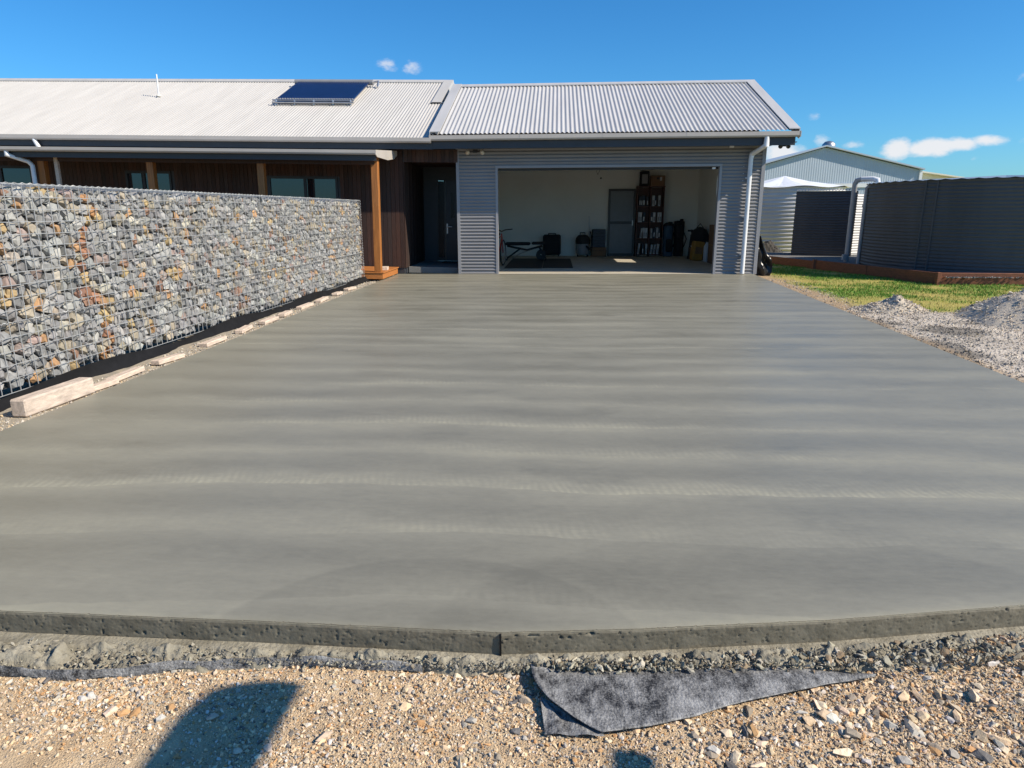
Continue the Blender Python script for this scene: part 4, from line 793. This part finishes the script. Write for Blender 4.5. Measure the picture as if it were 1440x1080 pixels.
sl = part('side_light', m_frame, ho, (-3.22, -3.18, 18.55, 18.6, .16, 2.25), (-3.02, -2.985, 18.55, 18.6, .16, 2.25), (-3.18, -3.02, 18.55, 18.6, .16, .24)); part('pane', m_dglass, sl, (-3.18, -3.02, 18.57, 18.576, .24, 2.24))
part('entry_step', mat('entry_step_concrete', (.20, .20, .19), .8, 0, .1, 4), ho, (-3.58, XL - .02, 16.55, 18.55, 0, .14))
part('door_mat', m_rubber, ho, (-3.0, -2.4, 18.0, 18.45, .141, .155))
# veranda
VX1, VY0 = -3.74, 14.28
vg = gutter(-14.5, VX1, VY0 + .11, 2.575, 2.665, 'veranda_gutter', ho, m_gut)
MB().prism([(VY0 + .0, 2.575), (VY0 + .0, 2.665), (16.2, 2.80), (16.2, 2.70), (15.9, 2.60), (15.3, 2.535), (VY0 + .12, 2.535)], VX1 + .001, VX1 + .02, 'x').build('veranda_end_cap', m_gut, ho)
MB().prism([(VY0 + .1, 2.655), (16.22, 2.79), (16.22, 2.775), (VY0 + .1, 2.64)], -14.5, VX1 - .003, 'x').build('veranda_roof', m_roof, ho)
part('veranda_fascia', m_dark, ho, (-14.5, VX1 - .01, VY0 + .115, VY0 + .14, 2.46, 2.63)); part('veranda_beam', m_clad, ho, (-14.5, -3.86, VY0 + .38, VY0 + .46, 2.40, 2.58))
part('veranda_lining', m_clad, ho, (-14.5, VX1 - .02, VY0 + .15, YW - .03, 2.60, 2.615))
for x in (-3.87, -6.33, -8.76, -11.2, -13.6): part('veranda_post', m_post, ho, (x - .072, x + .072, VY0 + .40, VY0 + .54, .165, 2.62), bev=.006)
# deck: each board a part
for k in range(10):
    y0 = 14.66 + k * .148; part('deck_board', m_deck, ho, (-13.8, -3.735, y0, y0 + .142, .14, .165), bev=.003)
part('deck_fascia', m_deck, ho, (-13.8, -3.76, 14.675, 14.70, .015, .138)); part('deck_fascia', m_deck, ho, (-3.785, -3.76, 14.701, 16.12, .015, .138)); part('deck_stump', m_post, ho, (-3.86, -3.80, 14.72, 14.8, -.05, .13))
o = MB().box(-.1, .1, -.14, .14, 0, .075, .006).build('timber_offcut', m_block, None, (-3.90, 15.35, .166), (0, 0, R(8))); tag(o, 'pale sawn timber offcut lying on the deck corner behind the post', 'timber')
# downpipes and batten of the veranda
MB().tube([(-11.65, VY0 + .06, 2.58), (-11.65, VY0 + .06, 2.50), (-11.38, VY0 + .30, 2.38), (-11.32, VY0 + .32, 2.3), (-11.32, VY0 + .32, .1)], .045, 12).build('downpipe', m_white, ho)
MB().tube([(-12.0, EAVE_Y - .09, 2.94), (-11.9, EAVE_Y - .09, 2.74)], .045, 12).build('downpipe', m_white, ho)
part('batten', m_block, ho, (-10.86, -10.78, VY0 + .36, VY0 + .42, .2, 2.5))
# things on the roof
t = thing('solar_water_heater', (-6.3, 19.3, rz(19.3)), 'blue evacuated tube solar collector lying on the house roof', 'solar collector')
def on_roof(x, s, h): y = EAVE_Y + s * math.cos(R(22.5)); return (x, y - h * math.sin(R(22.5)), rz(y) + h * math.cos(R(22.5)))
SY0, SY1 = (18.30 - EAVE_Y) / math.cos(R(22.5)), (19.90 - EAVE_Y) / math.cos(R(22.5))
for k in range(30):
    x = -7.18 + k * .0675; MB().tube([on_roof(x, SY0, .10), on_roof(x, SY1, .10)], .029, 8).build('tube', m_tube, t)
    MB().tube([on_roof(x, SY0 - .06, .10), on_roof(x, SY0 - .001, .10)], .031, 8).build('tube_cap', m_grey, t)
MB().tube([on_roof(-7.30, SY1 + .06, .10), on_roof(-5.10, SY1 + .06, .10)], .075, 10).build('manifold', m_grey, t)
for s_ in (SY0 - .10, SY0 - .16): MB().tube([on_roof(-7.28, s_, .06 if s_ < SY0 - .12 else .1), on_roof(-5.16, s_, .06 if s_ < SY0 - .12 else .1)], .022, 6).build('rail', m_metal, t)
for x in (-7.18, -6.7, -6.2, -5.7, -5.24): MB().tube([on_roof(x, SY0 - .16, .0), on_roof(x, SY0 - .1, .11)], .02, 6).build('bracket', m_metal, t)
MB().tube([on_roof(-5.10, SY1 + .06, .10), on_roof(-4.95, SY1 + .06, .12), on_roof(-4.95, SY1 - .12, .02)], .025, 6).build('pipe', m_metal, t)
t = thing('roof_aerial', (-10.68, 18.86, rz(18.86)), 'thin pale aerial mast standing on the pale house roof', 'aerial')
MB().tube([(0, 0, -.02), (0, 0, .55)], .018, 8).build('mast', m_white, t, (0, 0, 0)); MB().lathe([(0, 0), (.06, 0), (.05, .03), (.02, .06), (0, .06)], n=12).build('flashing_boot', m_cream, t, (0, 0, 0))

ho.rotation_euler = (0, R(1.1), 0); ho.location.z = 4.7 * math.sin(R(1.1))   # the house stands a touch higher towards its left end
for o_, x_ in ((bpy.data.objects['solar_water_heater'], -6.3), (bpy.data.objects['roof_aerial'], -10.68)): o_.rotation_euler = (0, R(1.1), 0); o_.location.z += -(x_ + 3.3) * math.tan(R(1.1))

# ================================================================== RIGHT HAND SIDE
def corr_tank(c, r, z0, z1, m, nm, parent, pitch=PITCH, depth=.02, n=96):
    nz = int((z1 - z0) / pitch * 6); prof = [(r + depth / 2 * math.sin(2 * math.pi * i / 6), z0 + (z1 - z0) * i / nz) for i in range(nz + 1)]; return MB().lathe(prof, (c[0], c[1], 0), n).build(nm, m, parent)
t = thing('rainwater_tank', (10.5, 17.2, .15), 'big round charcoal corrugated rainwater tank behind the red sleepers', 'water tank')
TC, TR = (10.5, 17.2), 2.85
corr_tank(TC, TR, .12, 2.06, m_tank, 'tank_wall', t)
b = MB(); n = 240; V = [(TC[0], TC[1], 2.21)]; F = []                    # roof sheet with its wavy rim
for k in range(n):
    a = 2 * math.pi * k / n; V.append((TC[0] + (TR + .05) * math.cos(a), TC[1] + (TR + .05) * math.sin(a), 2.06 + .012 * math.sin(k * math.pi / 2)))
for k in range(n): F.append((0, 1 + k, 1 + (k + 1) % n))
b.add(V, F).build('tank_roof', mat('blue_grey_tank_roof', (.20, .24, .30), .4, 0, .06), t)
for a in (209.5, 214.5):
    a = R(a); MB().tube([(TC[0] + (TR + .012) * math.cos(a), TC[1] + (TR + .012) * math.sin(a), .13), (TC[0] + (TR + .012) * math.cos(a), TC[1] + (TR + .012) * math.sin(a), 2.05)], .018, 6).build('sheet_lap', m_tank, t)
# inlet pipes
t = thing('inlet_pipe', (7.75, 18.55, .1), 'grey inlet pipe with a white elbow rising between the tank and small shed', 'pipe')
MB().tube([(7.72, 18.75, .05), (7.72, 18.75, 2.08), (7.74, 18.7, 2.17), (7.82, 18.62, 2.2)], .062, 12).build('riser', m_pipe, t); MB().tube([(7.821, 18.62, 2.2), (8.02, 18.42, 2.2), (8.10, 18.36, 2.17), (8.12, 18.34, 2.06)], .062, 12).build('elbow', m_white, t)
part('valve_box', m_pipe, t, (7.58, 7.66, 18.62, 18.72, .16, .3))
t = thing('overflow_pipe', (7.72, 18.0, .1), 'grey overflow pipe right beside the left edge of the dark round tank', 'pipe')
MB().tube([(7.76, 18.12, .05), (7.76, 18.12, 1.96), (7.82, 18.08, 2.03), (7.95, 18.0, 2.04)], .045, 12).build('riser', m_pipe, t); MB().lathe([(0, 0), (.06, 0), (.06, .08), (0, .08)], (7.76, 18.12, 1.5), 12).build('coupling', m_pipe, t)
# small dark shed
t = thing('pump_shed', (7.7, 21.2, .0), 'small dark corrugated shed between the white and dark tanks', 'shed', rz=0)
A, B_ = Vector((7.20, 21.55)), Vector((8.74, 20.95)); nrm = Vector((B_.y - A.y, -(B_.x - A.x))).normalized(); bk = -nrm * 1.3
corr_wall(MB(), A, B_, .0, 1.98, nrm=tuple(nrm)).build('wall_sheet', m_tank, t); corr_wall(MB(), B_, B_ + bk, .0, 1.98, nrm=(1, 0)).build('wall_sheet', m_tank, t); corr_wall(MB(), A + bk, A, .0, 1.98, nrm=(-1, 0)).build('wall_sheet', m_tank, t); corr_wall(MB(), A + bk, B_ + bk, .0, 1.98, nrm=tuple(-nrm)).build('wall_sheet', m_tank, t)
b = MB(); V = []; F = []; dx = (B_ - A).normalized(); n = 160; Lw = (B_ - A).length + .08
for k in range(n + 1):
    q = A - dx * .04 + dx * (Lw * k / n); w_ = .012 * math.sin(k * 2 * math.pi / 8); f_ = q + nrm * .05; g_ = q + bk * 1.03; V += [(f_.x, f_.y, 2.0 + w_), (g_.x, g_.y, 2.06 + w_)]
for k in range(n): F.append((2 * k, 2 * k + 2, 2 * k + 3, 2 * k + 1))
b.add(V, F, True).build('roof_sheet', m_tank, t)
# pale screen panel in the gap
t = thing('steel_screen', (8.8, 21.0, 0), 'narrow pale corrugated panel in the gap between small shed and dark tank', 'screen')
corr_wall(MB(), (8.72, 21.3), (9.45, 21.75), .12, 1.9, nrm=(.47, -.88)).build('panel_sheet', m_wtank, t); part('post', m_pipe, t, (9.46, 9.52, 21.7, 21.78, 0, 1.92))
# white tank
t = thing('white_tank', (8.40, 26.6, 0), 'white corrugated round water tank with peaked cover behind the garage', 'water tank')
corr_tank((8.40, 26.6), 2.1, -.05, 2.22, m_wtank, 'tank_wall', t, .13, .03)
b = MB(); V = [(8.40, 26.6, 2.66)]; F = []; n = 64
for k in range(n):
    a = 2 * math.pi * k / n; w_ = 1 if k % 8 == 0 else (.55 + .45 * abs(((k % 8) - 4) / 4)); V.append((8.40 + .95 * math.cos(a), 26.6 + .95 * math.sin(a), 2.34 + .10 * w_))
for k in range(n):
    a = 2 * math.pi * k / n; V.append((8.40 + 2.2 * math.cos(a), 26.6 + 2.2 * math.sin(a), 2.22 + .03 * math.cos(k * math.pi / 4)))
for k in range(n): F += [(0, 1 + k, 1 + (k + 1) % n), (1 + k, 1 + n + k, 1 + n + (k + 1) % n, 1 + (k + 1) % n)]
b.add(V, F).build('tank_cover', m_tarp, t)
# distant shed
t = thing('machinery_shed', (17, 55, 0), 'large pale blue gabled steel shed far behind the tanks', 'shed')
b = MB(); n = 90; V = []; F = []
def sroof(x): return 5.20 - (.275 * (16.5 - x) if x < 16.5 else .236 * (x - 16.5))
for k in range(n * 4 + 1):
    x = 9.5 + (22.35 - 9.5) * k / (n * 4); d_ = (0, .006, .006, 0)[k % 4]; V += [(x, 45 - d_, -.2), (x, 45 - d_, sroof(x) - .05)]
for k in range(n * 4): F.append((2 * k, 2 * k + 2, 2 * k + 3, 2 * k + 1))
b.add(V, F).build('gable_wall', m_shed, t)
part('corner_flashing', m_white, t, (22.28, 22.45, 44.9, 45.1, -.2, 3.75))
MB().prism([(9.3, sroof(9.3)), (16.5, 5.2), (22.5, sroof(22.5)), (22.5, sroof(22.5) + .08), (16.5, 5.28), (9.3, sroof(9.3) + .08)], 44.75, 70, 'y').build('roof', m_shed, t)
MB().prism([(22.5, 3.70), (25.3, 3.30), (25.3, 3.37), (22.5, 3.78)], 45.5, 70, 'y').build('lean_to_roof', m_cream, t); MB().prism([(22.46, -.2), (25.1, -.2), (25.1, 3.31), (22.46, 3.70)], 46, 46.1, 'y').build('lean_to_wall', m_cream, t); part('side_wall', m_shed, t, (22.3, 22.36, 45.1, 70, -.2, 3.7))
MB().lathe([(0, 0), (.34, 0), (.36, .1), (.42, .25), (.40, .45), (.25, .62), (0, .68)], (17.25, 46.5, 5.0), 18).build('roof_ventilator', m_metal, t)
part('wall_band', m_white, t, (15.5, 22.2, 44.93, 44.965, 2.78, 3.02))
# sleeper edging
m_bedg = mat('dark_blue_metal_gravel', (.09, .09, .095), .9, 0, .5, 30, .9, 60, col2=(.2, .2, .2))
bedpts = [(6.05, 20.55), (6.72, 18.25), (7.80, 14.45), (11.5, 14.15)]
V = [(p[0], p[1], .10) for p in bedpts] + [(11.5, 23, .10), (6.05, 23, .10)]; b = MB().add(V, [(0, 1, 2, 3, 4, 5)]); o = b.build('garden_bed', m_bedg); tag(o, kind='structure')
n = 5000; x = rng.uniform(7.9, 11.3, n); y = rng.uniform(14.25, 15.3, n); S = rng.uniform(.012, .026, n); scatter('bed_gravel', PEBS, np.stack([x, y, .10 + S * .4], -1), S, rand_rot(n), palette(n, [(.12, .12, .125), (.22, .22, .22), (.3, .28, .26)], [4, 3, 1]), m_peb_p, o)
for k in range(3):
    a, c = Vector(bedpts[k]), Vector(bedpts[k + 1]); d_ = c - a; L_ = d_.length; ang = math.atan2(d_.y, d_.x); nb = max(1, round(L_ / 1.95)); lab = ['shaded far run', 'middle run', 'sunlit front run'][k]
    for q in range(nb):
        p = a + d_ * ((q + .5) / nb); l_ = L_ / nb - .008
        o = MB().box(-l_ / 2, l_ / 2, -.05, .0, -.08, .19 if k else .17, .006).build('edging_sleeper', m_bed, None, (p.x, p.y, .0), (0, 0, ang)); o.location.z = random.uniform(-.006, .006)
        tag(o, 'red brown garden edging sleeper, %s, %s counted from the left' % (lab, ['first', 'second', 'third'][q]), 'sleeper', 'red sleepers edging the tank bed')
    if k < 2: o = MB().box(-.04, .04, -.05, .05, -.08, .205, .004).build('edging_post', m_bed, None, (c.x - .03, c.y - .09, 0)); tag(o, 'short red brown corner post %s' % ('at the bend of the shaded sleepers' if k == 0 else 'where sunlit and shaded sleepers meet'), 'post')
# gravel heaps
def heap(cx, cy, rx, ry, h, seed, lab, npeb, dk=1.0):
    xs = np.linspace(-1.25, 1.25, 90); V, F = grid(xs, xs, lambda X, Y: h * np.clip(1.08 - np.sqrt((X + .25 * (fbm(X * 2, Y * 2, 3, seed) - .5)) ** 2 + (Y + .3 * (fbm(X * 2 + 9, Y * 2, 3, seed) - .5)) ** 2), 0, 1) ** 1.15 * (.55 + .95 * fbm(X * 3.4, Y * 3.4, 4, seed + 3)) - .07)
    hz = V[:, 2].copy(); V[:, 0] = cx + V[:, 0] * rx; V[:, 1] = cy + V[:, 1] * ry
    o = np_mesh('gravel_heap', V, F, mat('painted_shade_heap', (.05, .045, .04), .95, 0, .3, 25, .9, 60) if dk < 1 else mat('pale_gravel_heap', (.36, .31, .25), .95, 0, .3, 25, .9, 60, col2=(.50, .44, .36)), smooth=True); tag(o, lab, 'gravel heap')  # the dark variant has shade put into its base colour
    i = rng.integers(0, len(V), npeb); k = hz[i] > -.06; i = i[k]; P = V[i] + rng.normal(0, .012, (len(i), 3)) * np.array([rx * 1.5, ry * 1.5, .35]); S = np.clip(rng.lognormal(math.log(.014), .35, len(i)), .007, .03)
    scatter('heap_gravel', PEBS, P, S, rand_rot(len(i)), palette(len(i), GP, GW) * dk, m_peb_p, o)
heap(5.12, 10.55, .60, .50, .20, 61, 'small pale gravel heap at the edge of the lawn', 5000)
heap(7.65, 9.6, 1.85, 1.5, 1.02, 71, 'large pale gravel heap at the right edge of the picture', 14000)
heap(7.15, 23.7, .62, .5, .52, 81, 'low shade-darkened heap at the foot of the white tank', 700, .15)
# white conduit and black plastic at the garage corner
o = MB().tube([(4.93, 17.3, .92), (4.90, 17.3, 1.62)], .025, 8).build('conduit', m_white, None); tag(o, 'short white conduit beside the right garage corner', 'conduit')
ys = np.linspace(0, 1, 26); V = []; F = []
for i in range(26):
    for j in range(12):
        u, w_ = i / 25, j / 11; z = -.05 + u * .92; wd = .34 * (1 - u) ** .6 * (.8 + .3 * math.sin(u * 5)) + .05
        V.append((4.70 + w_ * wd, 16.34 + .05 * math.sin(w_ * 9 + u * 6) + .03 * math.sin(u * 17 + w_ * 4), z))
for i in range(25):
    for j in range(11): a = i * 12 + j; F.append((a, a + 1, a + 13, a + 12))
o = MB().add(V, F, True).build('plastic_wrap', mat('crumpled_black_plastic', (.02, .02, .022), .3, 0, .3, 12, .6, 25), None); tag(o, 'crumpled black plastic hanging at the right foot of the garage', 'plastic sheet')

# ================================================================== FOREGROUND THINGS
# black plastic sheet on the stones
m_sheet = mat('dusty_black_plastic', (.014, .014, .016), .65, 0, .5, 38, .6, 120, col2=(.32, .32, .32), detail=12, stretch=(1, .6, 1))
def two_scale(m):
    t = m.node_tree; n1 = [q for q in t.nodes if q.bl_idname == 'ShaderNodeTexNoise' and q.inputs['Scale'].default_value == 38][0]; g = [q for q in t.nodes if q.bl_idname == 'ShaderNodeNewGeometry'][0]
    n2 = N(t, 'ShaderNodeTexNoise'); n2.inputs['Scale'].default_value = 6.5; n2.inputs['Detail'].default_value = 5; t.links.new(g.outputs['Position'], n2.inputs['Vector'])
    n3 = N(t, 'ShaderNodeTexNoise'); n3.inputs['Scale'].default_value = 170; n3.inputs['Detail'].default_value = 3; t.links.new(g.outputs['Position'], n3.inputs['Vector'])
    a = N(t, 'ShaderNodeMath', operation='ADD'); t.links.new(n1.outputs[0], a.inputs[0]); t.links.new(n2.outputs[0], a.inputs[1])
    b = N(t, 'ShaderNodeMath', operation='MULTIPLY_ADD'); t.links.new(n3.outputs[0], b.inputs[0]); b.inputs[1].default_value = .7; t.links.new(a.outputs[0], b.inputs[2])
    mr = [q for q in t.nodes if q.bl_idname == 'ShaderNodeMapRange'][0]; t.links.new(b.outputs[0], mr.inputs[0]); mr.inputs[1].default_value = 1.08; mr.inputs[2].default_value = 1.62
two_scale(m_sheet)
top = [(-.07, 2.055), (.06, 2.045), (.25, 2.05), (.45, 2.075), (.62, 2.085), (.80, 2.10), (.95, 2.09), (1.12, 2.085)]; bot = [(.06, 1.815), (.16, 1.76), (.33, 1.80), (.46, 1.845), (.58, 1.90), (.74, 1.955), (.93, 2.02), (1.11, 2.07)]
V = []; NU, NV = 70, 26
for i in range(NU):
    u = i / (NU - 1) * 7; k = min(6, int(u)); f = u - k
    a = Vector(top[k]).lerp(Vector(top[k + 1]), f); c = Vector(bot[k]).lerp(Vector(bot[k + 1]), f)
    for j in range(NV):
        p = a.lerp(c, j / (NV - 1)); bulge = math.sin(math.pi * j / (NV - 1)); x = p.x - (.035 * bulge * (1 - i / 8) if i < 8 else 0)
        V.append((x, p.y, float(fore_z(np.array(x), np.array(p.y))) * .35 - .118 * .65 + .016 + .007 * float(fbm(np.array(x * 9), np.array(p.y * 16), 3, 91)) + .004 * bulge + (.015 * (1 - i / 9) ** 2 if i < 9 else 0)))
F = [(i * NV + j, i * NV + j + 1, (i + 1) * NV + j + 1, (i + 1) * NV + j) for i in range(NU - 1) for j in range(NV - 1)]
b = MB().add(V, F, True); sheet = b.build('plastic_sheet', m_sheet); tag(sheet, 'dusty black plastic sheet lying on the stones below the slab', 'plastic sheet')
sm = sheet.modifiers.new('thick', 'SOLIDIFY'); sm.thickness = .002
V = []; 
for i in range(14):
    for j in range(10):
        a = Vector((-.035, 1.91)).lerp(Vector((-.015, 1.752)), j / 9); c = Vector((-.03, 1.915)).lerp(Vector((.17, 1.757)), j / 9); p = a.lerp(c, i / 13); V.append((p.x, p.y, float(fore_z(np.array(p.x), np.array(p.y))) * .3 - .118 * .7 + .010 + .003 * math.sin(i + j * .6)))
F = [(i * 10 + j, i * 10 + j + 1, (i + 1) * 10 + j + 1, (i + 1) * 10 + j) for i in range(13) for j in range(9)]
MB().add(V, F, True).build('folded_corner', m_sheet, sheet)
# strip of the same film along the spill on the left
V = []; n = 120
for i in range(n):
    x = -2.6 + i / (n - 1) * 2.15; y = float(np.interp(x, [-2.6, -1.88, -1.67, -1.32, -.95, -.72, -.45], [1.9, 1.925, 1.92, 1.995, 2.035, 2.035, 2.03])); w_ = float(np.interp(x, [-2.6, -1.7, -1.3, -.9, -.45], [.008, .010, .010, .008, .006])); z = float(fore_z(np.array(x), np.array(y)))
    for j, (q, h) in enumerate(((-.35, .006), (0, .030), (.5, .038), (1.0, .030))): V.append((x, y + q * w_, z + h + .004 * math.sin(x * 23 + j)))
F = [(i * 4 + j, i * 4 + j + 1, (i + 1) * 4 + j + 1, (i + 1) * 4 + j) for i in range(n - 1) for j in range(3)]
o = MB().add(V, F, True).build('plastic_strip', m_sheet); tag(o, 'thin strip of black plastic film along the spilled concrete at left', 'plastic strip')
# made-up rack behind and right of the camera, added to cast the foreground shadows
t = thing('added_shadow_rack', (2.45, -.6, -.13), 'unseen timber rack added to cast the shadows on the stones', 'rack')
MB().prism([(-1.6, 2.34), (.97, 2.34), (.95, 2.42), (.90, 2.51), (.84, 2.57), (.70, 2.605), (-1.6, 2.605)], 2.12, 2.15, 'x').build('board', m_block, t); MB().tube([(2.66, -1.6, 1.86), (2.66, .92, 1.86)], .04, 10).build('rail', m_block, t)  # board and rail of the added shadow rack
part('post', m_block, t, (2.15, 2.25, -.75, -.65, -.2, 2.6)); part('post', m_block, t, (2.58, 2.615, -.75, -.65, -.2, 2.0)); part('post', m_block, t, (2.15, 2.25, -1.5, -1.4, -.2, 2.6)); part('added_rack_bar', m_block, t, (2.14, 2.72, -.78, -.751, 1.7, 1.8))  # posts and bar of the added shadow rack
